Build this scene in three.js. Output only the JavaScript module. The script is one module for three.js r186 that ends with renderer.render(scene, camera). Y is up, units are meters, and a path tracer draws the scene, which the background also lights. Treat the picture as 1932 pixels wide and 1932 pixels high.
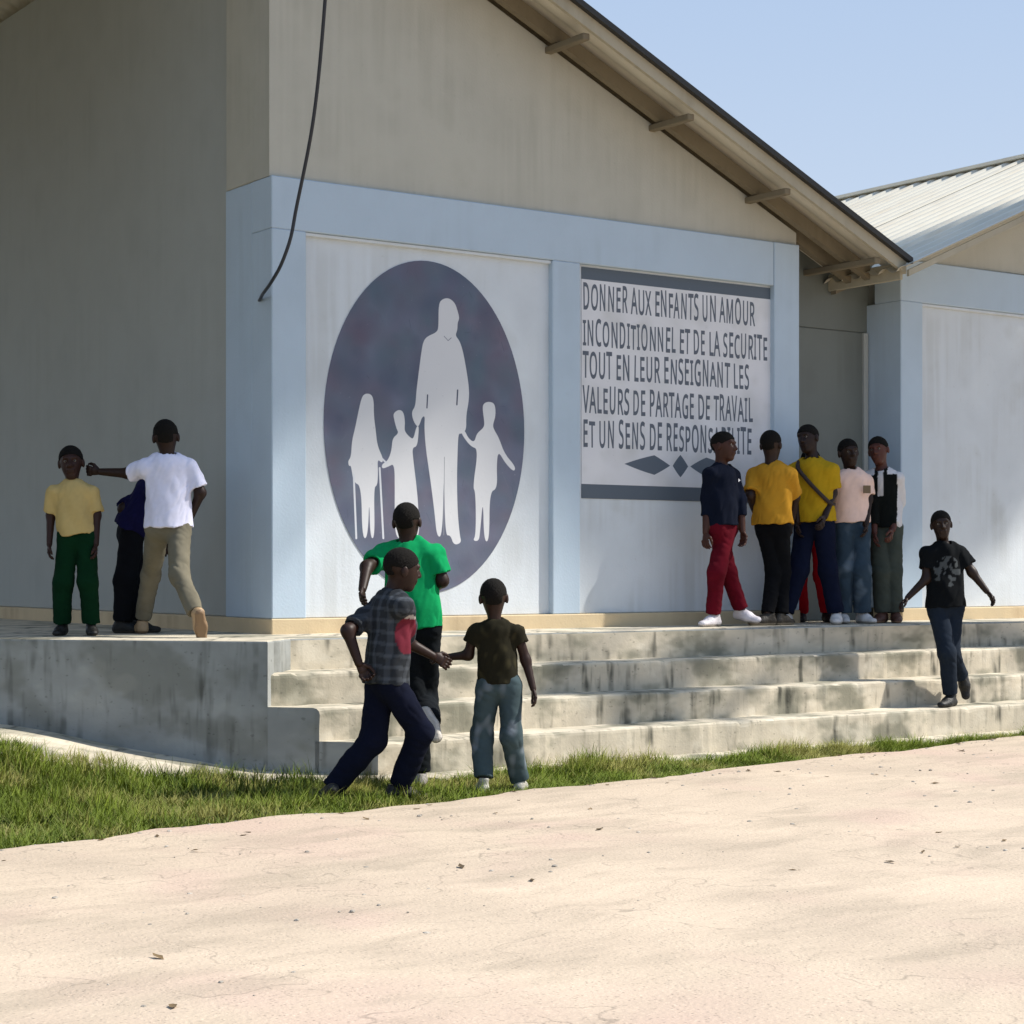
import * as THREE from 'three';
import { mergeGeometries } from 'three/addons/utils/BufferGeometryUtils.js';
import { createNoise4D, createNoise3D, createNoise2D } from 'simplex-noise';

// ---------------------------------------------------------------- camera, sky, sun, exposure
const scene = new THREE.Scene();
const CAMY = 1.22, FPX = 3600, CX = 966, CY = 1074;          // focal length and horizon in the photograph's own measure (1932 px wide)
const camera = new THREE.PerspectiveCamera(2 * Math.atan(966 / FPX) * 180 / Math.PI, 1, 0.1, 900);
camera.position.set(0, CAMY, 0);
camera.lookAt(0, CAMY, -10);
camera.setViewOffset(1024, 1024, 0, -(CY - 966) / 1932 * 1024, 1024, 1024);   // rising front: upright lines stay upright

const SUN_EL = 46 * Math.PI / 180, SUN_H = new THREE.Vector3(0.993, 0, -0.12).normalize();
const sunDir = new THREE.Vector3(SUN_H.x * Math.cos(SUN_EL), Math.sin(SUN_EL), SUN_H.z * Math.cos(SUN_EL));
const sun = new THREE.DirectionalLight(new THREE.Color(1.0, 0.945, 0.86), 5.0);
sun.position.copy(sunDir).multiplyScalar(60).add(new THREE.Vector3(0, 0, -12));
sun.target.position.set(0, 0, -12);
sun.castShadow = true; sun.shadow.radius = 2.2; sun.shadow.mapSize.set(4096, 4096);
Object.assign(sun.shadow.camera, { left: -22, right: 22, top: 22, bottom: -22, near: 1, far: 140 });
scene.add(sun, sun.target);

{ // clear tropical sky with thin white haze low down and a few broken clouds
  const W = 512, H = 256, data = new Float32Array(W * H * 4), n3 = createNoise3D(mul(77));
  for (let j = 0; j < H; j++) for (let i = 0; i < W; i++) {
    const el = (j + 0.5) / H * Math.PI - Math.PI / 2, az = (i + 0.5) / W * Math.PI * 2;
    const x = Math.cos(el) * Math.cos(az), y = Math.sin(el), z = Math.cos(el) * Math.sin(az);
    const t = Math.max(0, y), hz = Math.pow(1 - t, 3.2);
    let r = 0.24 + 0.36 * hz, g = 0.37 + 0.29 * hz, b = 0.60 + 0.12 * hz;
    if (y > 0.02) {
      const q = 1.1 / (y + 0.3); let c = 0, a = 0.55, f = 1;
      for (let o = 0; o < 5; o++) { c += a * n3(x * q * f, f * 0.7, z * q * f); a *= 0.52; f *= 2.1; }
      c = Math.min(1, Math.max(0, (c - 0.08) * 1.3)) * Math.min(1, y * 6);
      r += (0.95 - r) * c * 0.8; g += (0.95 - g) * c * 0.8; b += (0.96 - b) * c * 0.8;
    }
    if (y < 0) { r = 0.3; g = 0.28; b = 0.24; }
    data.set([r, g, b, 1], (j * W + i) * 4);
  }
  const sky = new THREE.DataTexture(data, W, H, THREE.RGBAFormat, THREE.FloatType);
  sky.mapping = THREE.EquirectangularReflectionMapping; sky.magFilter = sky.minFilter = THREE.LinearFilter; sky.needsUpdate = true;
  scene.background = sky; scene.environment = sky;
  scene.backgroundIntensity = 1; scene.environmentIntensity = 1;
}
const renderer = new THREE.WebGLRenderer({ antialias: true });
renderer.toneMapping = THREE.LinearToneMapping;
renderer.toneMappingExposure = 1.3;
renderer.shadowMap.enabled = true;

// ---------------------------------------------------------------- helpers
function mul(seed) { let a = seed >>> 0; return () => { a = (a + 0x6D2B79F5) | 0; let t = Math.imul(a ^ (a >>> 15), 1 | a); t = (t + Math.imul(t ^ (t >>> 7), 61 | t)) ^ t; return ((t ^ (t >>> 14)) >>> 0) / 4294967296; }; }
const rnd = mul(4242), noise = createNoise3D(mul(9)), noise2 = createNoise2D(mul(31));
const V = (x, y, z) => new THREE.Vector3(x, y, z);
const fbm = (x, y, o = 4) => { let s = 0, a = 0.5; for (let i = 0; i < o; i++) { s += a * noise2(x, y); x *= 2.07; y *= 2.07; a *= 0.5; } return s; };
const sm = (a, b, x) => { const t = Math.min(1, Math.max(0, (x - a) / (b - a))); return t * t * (3 - 2 * t); };
const lerp = (a, b, t) => a + (b - a) * t;
const P = (px, py, z) => V((px - CX) / FPX * z, CAMY + (CY - py) / FPX * z, -z);      // photo pixel at a known depth
const PHI = Math.atan2(0.5742, 0.8187), cP = Math.cos(PHI), sP = Math.sin(PHI);
const FA = (s, y, d) => V(s * cP - d * sP, y, -(s * sP + d * cP));                    // facade measure: s along the wall, d away from the lens plane
const onFacade = (px, py, d) => { const u = (px - CX) / FPX, z = d / (cP - sP * u), X = u * z; return [X * cP + z * sP, CAMY + (CY - py) / FPX * z]; };
const taken = {};
const numbered = (n) => { taken[n] = (taken[n] || 0) + 1; return taken[n] === 1 ? n : `${n}_${String(taken[n] - 1).padStart(3, '0')}`; };
function tag(o, label, category, group, kind) { if (label) o.userData.label = label; if (category) o.userData.category = category; if (group) o.userData.group = group; if (kind) o.userData.kind = kind; return o; }
function top(name, label, category, group, kind) { const g = new THREE.Group(); g.name = numbered(name); scene.add(g); return tag(g, label, category, group, kind); }
function part(name, geo, mat, parent) { const m = new THREE.Mesh(geo, mat); m.name = name; m.castShadow = m.receiveShadow = true; parent.add(m); return m; }
function facadeGroup(g, s0, y0, d0) { g.position.copy(FA(s0, y0, d0)); g.rotation.y = PHI; g.userData.o = undefined; delete g.userData.o; g.o = [s0, y0, d0]; return g; }
// box in facade measure, edges softened by a small chamfer, uv in metres
function box(g, s0, s1, y0, y1, dFront, dBack, ch = 0.006) {
  const o = g.o; return chamferBox(s0 - o[0], s1 - o[0], y0 - o[1], y1 - o[1], -(dBack - o[2]), -(dFront - o[2]), ch);
}
function chamferBox(x0, x1, y0, y1, z0, z1, c) {
  const pts = [], uvs = [], idx = []; const ctr = [(x0 + x1) / 2, (y0 + y1) / 2, (z0 + z1) / 2], h = [(x1 - x0) / 2, (y1 - y0) / 2, (z1 - z0) / 2];
  c = Math.min(c, h[0] * 0.4, h[1] * 0.4, h[2] * 0.4);
  const q = (a, b, cc, d) => { for (const p of [a, b, cc, a, cc, d]) pts.push(p[0] + ctr[0], p[1] + ctr[1], p[2] + ctr[2]); };
  const vtx = (sx, sy, sz, ax) => { const r = [sx * h[0], sy * h[1], sz * h[2]]; for (let i = 0; i < 3; i++) if (i !== ax) r[i] -= Math.sign(r[i]) * c; return r; };
  for (let ax = 0; ax < 3; ax++) for (const sg of [-1, 1]) {
    const u = (ax + 1) % 3, v = (ax + 2) % 3, f = (a, b) => { const s = [0, 0, 0]; s[ax] = sg; s[u] = a; s[v] = b; return vtx(...s, ax); };
    const k = [f(-1, -1), f(1, -1), f(1, 1), f(-1, 1)]; if (sg < 0) k.reverse(); q(...k);
  }
  for (let ax = 0; ax < 3; ax++) { // edges running along ax
    const u = (ax + 1) % 3, v = (ax + 2) % 3;
    for (const a of [-1, 1]) for (const b of [-1, 1]) {
      const mk = (e, which) => { const s = [0, 0, 0]; s[ax] = e; s[u] = a; s[v] = b; return vtx(...s, which); };
      const k = [mk(-1, u), mk(1, u), mk(1, v), mk(-1, v)]; k.forEach((p, i) => { const e = i === 0 || i === 3 ? -1 : 1; p[ax] = e * (h[ax] - c); });
      if (a * b < 0) k.reverse(); q(k[0], k[3], k[2], k[1]);
    }
  }
  for (const sx of [-1, 1]) for (const sy of [-1, 1]) for (const sz of [-1, 1]) {
    const k = [vtx(sx, sy, sz, 0), vtx(sx, sy, sz, 1), vtx(sx, sy, sz, 2)]; if (sx * sy * sz < 0) k.reverse();
    for (const p of k) pts.push(p[0] + ctr[0], p[1] + ctr[1], p[2] + ctr[2]);
  }
  const geo = new THREE.BufferGeometry(); geo.setAttribute('position', new THREE.Float32BufferAttribute(pts, 3)); geo.computeVertexNormals();
  boxUV(geo); return geo;
}
function boxUV(geo) { // uv in metres from the dominant axis of each face
  const p = geo.attributes.position, n = geo.attributes.normal, uv = new Float32Array(p.count * 2);
  for (let i = 0; i < p.count; i++) {
    const ax = Math.abs(n.getX(i)), ay = Math.abs(n.getY(i)), az = Math.abs(n.getZ(i)); let u, v;
    if (az >= ax && az >= ay) { u = p.getX(i); v = p.getY(i); } else if (ax >= ay) { u = p.getZ(i); v = p.getY(i); } else { u = p.getX(i); v = p.getZ(i); }
    uv[i * 2] = u; uv[i * 2 + 1] = v;
  }
  geo.setAttribute('uv', new THREE.BufferAttribute(uv, 2));
}
function dataTex(w, h, fn, srgb = true, mx = 1, my = 1) { // fn(u, v) -> [r, g, b] 0..1, tiled every mx by my metres
  const d = new Uint8Array(w * h * 4);
  for (let j = 0; j < h; j++) for (let i = 0; i < w; i++) { const c = fn(i / w, j / h); const k = (j * w + i) * 4; for (let q = 0; q < 3; q++) d[k + q] = Math.max(0, Math.min(255, Math.round(c[q] * 255))); d[k + 3] = 255; }
  const t = new THREE.DataTexture(d, w, h, THREE.RGBAFormat); t.magFilter = THREE.LinearFilter; t.minFilter = THREE.LinearMipmapLinearFilter; t.generateMipmaps = true;
  t.wrapS = t.wrapT = THREE.RepeatWrapping; if (srgb) t.colorSpace = THREE.SRGBColorSpace; t.repeat.set(1 / mx, 1 / my); t.needsUpdate = true; return t;
}
// noise that closes on itself over the unit square
const noise4 = createNoise4D(mul(17));
const tn = (u, v, fu, fv, seed) => { const a = u * Math.PI * 2, b = v * Math.PI * 2, p = fu / (Math.PI * 2), q = fv / (Math.PI * 2); return noise4(Math.cos(a) * p + seed, Math.sin(a) * p - seed, Math.cos(b) * q + seed * 0.7, Math.sin(b) * q); };
const tf = (u, v, f, seed, o = 4, an = 1) => { let s = 0, a = 0.5; for (let i = 0; i < o; i++) { s += a * tn(u, v, f, f * an, seed + i * 3.1); f *= 2.05; a *= 0.55; } return s; };   // an < 1 draws the pattern out along v
const S2L = (c) => c.map((x) => (x <= 0.04045 ? x / 12.92 : Math.pow((x + 0.055) / 1.055, 2.4)));
const hex = (h) => { const c = new THREE.Color(h); return [c.r, c.g, c.b]; };
const mixc = (a, b, t) => [lerp(a[0], b[0], t), lerp(a[1], b[1], t), lerp(a[2], b[2], t)];

// ---------------------------------------------------------------- materials
const grain = dataTex(256, 256, (u, v) => { const g = 0.5 + 0.35 * tf(u, v, 24, 5, 4) + 0.1 * (rnd() - 0.5); return [g, g, g]; }, false, 0.6, 0.6);
function plaster(base, dirt, amount, seed) { // brushed masonry paint, faint roller streaks, grey rain marks
  return dataTex(512, 512, (u, v) => {
    let t = 0.5 + 0.5 * tf(u, v, 5, seed, 5); const streak = sm(0.25, 0.75, 0.5 + 0.6 * tf(u, v, 26, seed + 9, 3, 0.05)) * sm(0.35, 0.7, 0.5 + 0.6 * tf(u, v, 4, seed + 4, 3));
    const sp = sm(0.42, 0.62, tf(u, v, 40, seed + 20, 3));
    let c = base.map((b, i) => b * (0.955 + 0.08 * t)); c = mixc(c, dirt, amount * (0.3 * streak + 0.25 * sm(0.55, 0.8, t)) + 0.18 * sp * amount); return c;
  }, true, 3.1, 3.1);
}
const M = {};
const std = (o) => new THREE.MeshStandardMaterial(o);
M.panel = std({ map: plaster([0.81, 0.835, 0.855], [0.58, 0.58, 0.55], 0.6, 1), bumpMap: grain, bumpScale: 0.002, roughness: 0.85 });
M.blue = std({ map: plaster([0.7, 0.765, 0.82], [0.54, 0.58, 0.6], 0.35, 2), bumpMap: grain, bumpScale: 0.0015, roughness: 0.75 });
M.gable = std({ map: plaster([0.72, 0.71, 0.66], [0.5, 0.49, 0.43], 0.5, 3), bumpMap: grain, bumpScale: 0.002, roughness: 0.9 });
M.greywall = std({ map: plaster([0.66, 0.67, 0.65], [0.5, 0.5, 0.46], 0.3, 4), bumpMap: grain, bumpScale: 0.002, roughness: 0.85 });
M.skirt = std({ map: plaster([0.8, 0.72, 0.58], [0.52, 0.43, 0.33], 0.8, 5), bumpMap: grain, bumpScale: 0.002, roughness: 0.85 });
function concreteTex(seed, base, stain, dark, my, rk = 1, pk = 0.3) { // weathered concrete: black algae runs from the top, rust-beige patches, pits
  return dataTex(1024, 1024, (u, v) => {
    const t = 0.5 + 0.55 * tf(u, v, 6, seed, 5), a = sm(0.45, 0.78, 0.5 + 0.75 * tf(u, v, 5, seed + 7, 4));
    const run = rk * sm(0.5, 0.95, 0.5 + 0.8 * tf(u, v, 30, seed + 13, 3, 0.1)) * sm(0.3, 0.75, 0.5 + 0.7 * tf(u, v, 7, seed + 17, 3));
    const pit = sm(0.36, 0.5, tf(u, v, 60, seed + 25, 3)), pale = sm(0.55, 0.8, 0.5 + 0.8 * tf(u, v, 9, seed + 31, 3));
    let c = base.map((b) => b * (0.86 + 0.26 * t)); c = mixc(c, stain, 0.75 * a); c = mixc(c, dark, 0.6 * run + 0.22 * pit); c = mixc(c, [0.9, 0.87, 0.8], pk * pale); return c;
  }, true, 3.3, my);
}
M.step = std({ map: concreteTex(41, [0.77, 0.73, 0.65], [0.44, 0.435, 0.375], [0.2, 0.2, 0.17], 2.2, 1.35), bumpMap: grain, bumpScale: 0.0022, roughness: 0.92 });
M.plinth = std({ map: concreteTex(51, [0.57, 0.58, 0.57], [0.46, 0.465, 0.44], [0.2, 0.2, 0.18], 2.4, 1.0, 0.08), bumpMap: grain, bumpScale: 0.002, roughness: 0.92 });  // darker copy of the step concrete: shade of these faces put into its colour
M.metal = std({ map: plaster([0.80, 0.78, 0.72], [0.62, 0.53, 0.42], 0.5, 8), roughness: 0.55, metalness: 0.15, side: THREE.DoubleSide });
M.wood = std({ map: plaster([0.48, 0.44, 0.36], [0.28, 0.24, 0.18], 0.8, 9), bumpMap: grain, bumpScale: 0.002, roughness: 0.85 });
M.fascia = std({ map: plaster([0.68, 0.65, 0.57], [0.42, 0.38, 0.3], 0.7, 10), roughness: 0.8 });
M.dark = std({ color: new THREE.Color(0.025, 0.024, 0.022), roughness: 0.6 });
M.door = std({ map: plaster([0.43, 0.45, 0.43], [0.3, 0.3, 0.27], 0.6, 11), roughness: 0.6 });
M.wire = std({ color: new THREE.Color(0.015, 0.02, 0.03), roughness: 0.5 });

// ---------------------------------------------------------------- large structure
const PLAT = 0.80, RISE = 0.193, D1 = 10.25, TR = 0.27, DW = 10.95, REC = 0.05;
const PLa = P(70, 0, 11.5), PLb = P(700, 0, 11.0);
const plinthAt = (px) => { const u = (px - CX) / FPX; /* where the sight line meets the plinth's foot line in plan */
  const ax = PLa.x, az = -PLa.z, bx = PLb.x, bz = -PLb.z, t = (u * az - ax) / ((bx - ax) - u * (bz - az)); return [ax + (bx - ax) * t, az + (bz - az) * t]; };
const plinthS = (d) => { // s where the plinth line crosses the plane at distance d
  const q = (p) => [p.x * cP - p.z * sP, -p.x * sP - p.z * cP]; const [sa, da] = q(PLa), [sb, db] = q(PLb), t = (d - da) / (db - da); return sa + (sb - sa) * t; };

function groundH(x, z) { // z is depth in front of the lens
  const left = sm(-1.2, -3.4, x) * 0.26 * sm(8.6, 10.9, z); return left + 0.012 * noise2(x * 0.9, z * 0.9);
}
const roadLine = (x) => 9.29 + (x + 0.997) * 0.938;             // depth of the pavement's far edge at x
{ // earth: near sheet with relief, reaching the horizon
  const nx = 150, nz = 150, pos = [], idx = [], uv = [];
  const gx = (i) => { const t = i / nx * 2 - 1; return Math.sign(t) * (Math.abs(t) * 7 + Math.pow(Math.abs(t), 7) * 390); };
  const gz = (j) => { const t = j / nz * 2 - 1; return 10 + Math.sign(t) * (Math.abs(t) * 7 + Math.pow(Math.abs(t), 7) * 390); };
  for (let j = 0; j <= nz; j++) for (let i = 0; i <= nx; i++) { const x = gx(i), z = gz(j); pos.push(x, groundH(x, z) - 0.02, -z); uv.push(x, z); }
  for (let j = 0; j < nz; j++) for (let i = 0; i < nx; i++) { const a = j * (nx + 1) + i; idx.push(a, a + 1, a + nx + 2, a, a + nx + 2, a + nx + 1); }
  const g = new THREE.BufferGeometry(); g.setAttribute('position', new THREE.Float32BufferAttribute(pos, 3)); g.setAttribute('uv', new THREE.Float32BufferAttribute(uv, 2)); g.setIndex(idx); g.computeVertexNormals();
  const tex = dataTex(512, 512, (u, v) => { const t = 0.5 + 0.6 * tf(u, v, 8, 70, 5), gch = sm(0.4, 0.7, 0.5 + 0.7 * tf(u, v, 5, 77, 4)); return mixc([0.42 * (0.8 + 0.4 * t), 0.35 * (0.8 + 0.4 * t), 0.25 * (0.8 + 0.4 * t)], [0.25, 0.3, 0.1], gch * 0.6); }, true, 2.7, 2.7);
  const m = new THREE.Mesh(g, std({ map: tex, bumpMap: grain, bumpScale: 0.01, roughness: 0.95 })); m.name = 'ground'; m.receiveShadow = m.castShadow = true; scene.add(m);
  tag(m, 'brown earth and thin turf under the grass beside the steps', 'ground', null, 'structure');
}
{ // pavement: pale concrete with broom marks and a worn far edge
  const pos = [], uv = [], idx = [], N = 420, rows = [0, 0.012, 0.03, 0.4, 1.5, 4, 9, 22];
  const x0 = -9, x1 = 16; const dir = V(1, 0, -0.935).normalize(), nrm = V(-dir.z, 0, dir.x); if (nrm.z < 0) nrm.negate();
  for (let i = 0; i <= N; i++) {
    const x = lerp(x0, x1, i / N), w = 0.04 * noise2(x * 1.7, 3) + 0.022 * noise2(x * 7, 8) + 0.01 * noise2(x * 19, 1);
    rows.forEach((r, j) => { const e = V(x, 0, -roadLine(x)).addScaledVector(nrm, (j < 3 ? w + r : r + w * (1 - r / 22))); const y = j === 0 ? -0.06 : j === 1 ? 0.022 : 0.03; pos.push(e.x, y + groundH(e.x, -e.z) * (j < 4 ? 1 : 0.4), e.z);
      uv.push(x * 1.369, r); });
  }
  const R = rows.length; for (let i = 0; i < N; i++) for (let j = 0; j < R - 1; j++) { const a = i * R + j; idx.push(a, a + 1, a + R + 1, a, a + R + 1, a + R); }
  const g = new THREE.BufferGeometry(); g.setAttribute('position', new THREE.Float32BufferAttribute(pos, 3)); g.setAttribute('uv', new THREE.Float32BufferAttribute(uv, 2)); g.setIndex(idx); g.computeVertexNormals();
  const tex = dataTex(1024, 1024, (u, v) => { const t = 0.5 + 0.6 * tf(u, v, 5, 80, 5), broom = 0.5 + 0.5 * tf(u, v, 12, 83, 3, 7), st = sm(0.45, 0.85, 0.5 + 0.75 * tf(u, v, 5, 86, 5, 3)), sp = sm(0.4, 0.55, tf(u, v, 70, 89, 2)), pk = sm(0.45, 0.75, 0.5 + 0.7 * tf(u, v, 3, 93, 3));
    let c = [0.76, 0.69, 0.605].map((b) => b * (0.9 + 0.16 * t + 0.07 * (broom - 0.5))); c = mixc(c, [0.74, 0.64, 0.58], pk * 0.6); c = mixc(c, [0.57, 0.52, 0.45], st * 0.34 + sp * 0.28); const q = rnd(); if (q > 0.985) c = c.map((b) => b * 0.72); else if (q < 0.02) c = c.map((b) => Math.min(1, b * 1.12)); const ck = Math.abs(tf(u, v, 4, 97, 4)); if (ck < 0.004) c = c.map((b) => b * 0.87); return c; }, true, 5.3, 5.3);
  const m = new THREE.Mesh(g, std({ map: tex, bumpMap: grain, bumpScale: 0.005, roughness: 0.9, side: THREE.DoubleSide })); m.name = 'pavement'; m.receiveShadow = m.castShadow = true; scene.add(m);
  tag(m, 'pale pinkish concrete pavement in front of the grass strip', 'pavement', null, 'structure');
}
{ // concrete apron along the foot of the plinth
  const pos = [], uv = [], idx = [], N = 120, R = 5;
  for (let i = 0; i <= N; i++) { const px = lerp(-260, 760, i / N), [x, z] = plinthAt(px); const w = lerp(1.12, 0.62, sm(0, 700, px)) + 0.05 * noise2(px * 0.01, 5) + 0.02 * noise2(px * 0.06, 9);
    for (let j = 0; j < R; j++) { const f = [0, 0.5, 0.96, 0.99, 1][j] * w, zz = z + 0.05 - f; pos.push(x, groundH(x, zz) + [0.03, 0.027, 0.02, 0.012, -0.05][j], -zz); uv.push(x, zz); } }
  for (let i = 0; i < N; i++) for (let j = 0; j < R - 1; j++) { const a = i * R + j; idx.push(a, a + 1, a + R + 1, a, a + R + 1, a + R); }
  const g = new THREE.BufferGeometry(); g.setAttribute('position', new THREE.Float32BufferAttribute(pos, 3)); g.setAttribute('uv', new THREE.Float32BufferAttribute(uv, 2)); g.setIndex(idx); g.computeVertexNormals();
  const tm = M.step.clone(); tm.side = THREE.DoubleSide;
  const m = new THREE.Mesh(g, tm); m.name = 'path'; m.receiveShadow = m.castShadow = true; scene.add(m);
  tag(m, 'narrow pale concrete apron along the foot of the plinth wall', 'path', null, 'structure');
}
// terrace (platform) with the plinth wall
const terrace = top('terrace', 'raised concrete terrace with a stained grey plinth wall below it', 'terrace', null, 'structure');
{
  const pl = (px) => { const [x, z] = plinthAt(px); return [x, z]; };
  const fa = (s, d) => { const p = FA(s, 0, d); return [p.x, -p.z]; };
  const e = onFacade(548, 1203, D1)[0];
  const poly = [pl(-500), pl(250), pl(505)]; for (let i = 1; i < 6; i++) { const a = pl(505), b = fa(e, D1); poly.push([lerp(a[0], b[0], i / 6) + 0.014 * Math.sin(i * 2.3), lerp(a[1], b[1], i / 6) + 0.02 * Math.sin(i * 1.9)]); }
  const sR = 16; for (let i = 0; i <= 60; i++) { const s = lerp(e, sR, i / 60); poly.push(fa(s, D1 + 0.006 * noise2(s * 3, 2) + 0.004 * noise2(s * 11, 4))); }
  poly.push(fa(16, 22), fa(-6, 22));
  const sh = new THREE.Shape(poly.map(([x, z]) => new THREE.Vector2(x, z)));
  const g = new THREE.ExtrudeGeometry(sh, { depth: PLAT + 0.4 - 0.02, bevelEnabled: true, bevelThickness: 0.012, bevelSize: 0.012, bevelOffset: -0.012, bevelSegments: 2 });
  g.rotateX(-Math.PI / 2); g.translate(0, -0.392, 0);       // (x, y) of the plan becomes (x, -z)
  g.computeVertexNormals(); boxUV(g);
  // floor and riser faces lighter, wall faces stained, with shade put into their tone
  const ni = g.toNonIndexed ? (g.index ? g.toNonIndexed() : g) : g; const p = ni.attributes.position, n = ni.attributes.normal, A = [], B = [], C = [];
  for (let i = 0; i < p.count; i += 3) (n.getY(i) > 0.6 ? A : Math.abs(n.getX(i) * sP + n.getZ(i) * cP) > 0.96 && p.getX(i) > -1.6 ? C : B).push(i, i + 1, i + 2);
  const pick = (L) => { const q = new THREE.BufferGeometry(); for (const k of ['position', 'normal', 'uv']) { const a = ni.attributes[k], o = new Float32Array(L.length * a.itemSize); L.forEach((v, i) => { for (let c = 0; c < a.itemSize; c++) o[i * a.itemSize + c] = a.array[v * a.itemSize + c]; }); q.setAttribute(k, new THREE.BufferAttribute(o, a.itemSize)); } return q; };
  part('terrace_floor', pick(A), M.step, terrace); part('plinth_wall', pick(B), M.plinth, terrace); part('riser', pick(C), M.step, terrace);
}
// flight of steps: four blocks, each with a worn nosing
const steps = top('concrete_steps', 'long flight of stained pale concrete steps up to the terrace', 'steps');
{
  const o = FA(7, 0, D1); steps.position.copy(o); steps.rotation.y = PHI;
  const mk = (i) => { // i = 1..3 treads below the terrace, 4 = footing
    const yT = PLAT - RISE * i, dF = D1 - TR * i, dB = D1 - TR * (i - 1) + 0.02, yB = -0.25, sL = plinthS(dF) + 0.002, sLb = plinthS(dB) + 0.002, sR = 16, N = 260;
    const gA = { p: [], x: [] }, gB = { p: [], x: [] }, gC = { p: [] };
    const prof = (s, k) => { const w = 0.006 * noise2(s * 2.3, i * 7) + 0.004 * noise2(s * 9, i * 3), ch = Math.max(0, noise2(s * 5, i * 13) - 0.55) * 0.05, wy = 0.003 * noise2(s * 4, i * 5);
      return [[dB, yT + wy], [dF + 0.024 + w + ch, yT + wy], [dF + 0.010 + w + ch * 0.6, yT - 0.004 + wy - ch * 0.2], [dF + 0.002 + w + ch * 0.2, yT - 0.014 - ch * 0.6], [dF + w, yT - 0.03 - ch], [dF + w * 0.6 + 0.002, yT - 0.12], [dF, yB]]; };
    const rows = []; for (let k = 0; k <= N; k++) { const t = k / N; rows.push([t, prof(lerp(sL, sR, t))]); }
    const pt = (t, [d, y]) => { const sl = lerp(sL, sLb, (d - dF) / (dB - dF)); return [lerp(sl, sR, t) - 7, y, -(d - D1)]; };
    const quad = (G, a, b, c, d) => G.p.push(...a, ...b, ...c, ...a, ...c, ...d);
    for (let k = 0; k < N; k++) for (let j = 0; j < 6; j++) { const G = j < 1 ? gA : gB; const a = pt(rows[k][0], rows[k][1][j]), b = pt(rows[k][0], rows[k][1][j + 1]), c = pt(rows[k + 1][0], rows[k + 1][1][j + 1]), d = pt(rows[k + 1][0], rows[k + 1][1][j]); quad(G, a, b, c, d); }
    const end = rows[0][1].map((q) => pt(0, q)), bb = pt(0, [dB, yB]); for (let j = 0; j < 6; j++) gC.p.push(...end[j + 1], ...end[j], ...bb);
    const fin = (G) => { const q = new THREE.BufferGeometry(); q.setAttribute('position', new THREE.Float32BufferAttribute(G.p, 3)); q.computeVertexNormals(); boxUV(q); const uv = q.attributes.uv; for (let z = 0; z < uv.count; z++) uv.setXY(z, uv.getX(z) + i * 1.37, uv.getY(z) + i * 0.53); return q; };
    const st = part('step', fin(gB), M.step, steps); part('tread', fin(gA), M.step, st); part('end_face', fin(gC), M.plinth, st);  // end faces get the darkened plinth concrete in place of real shade
  };
  for (let i = 1; i <= 4; i++) mk(i);
}

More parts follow.
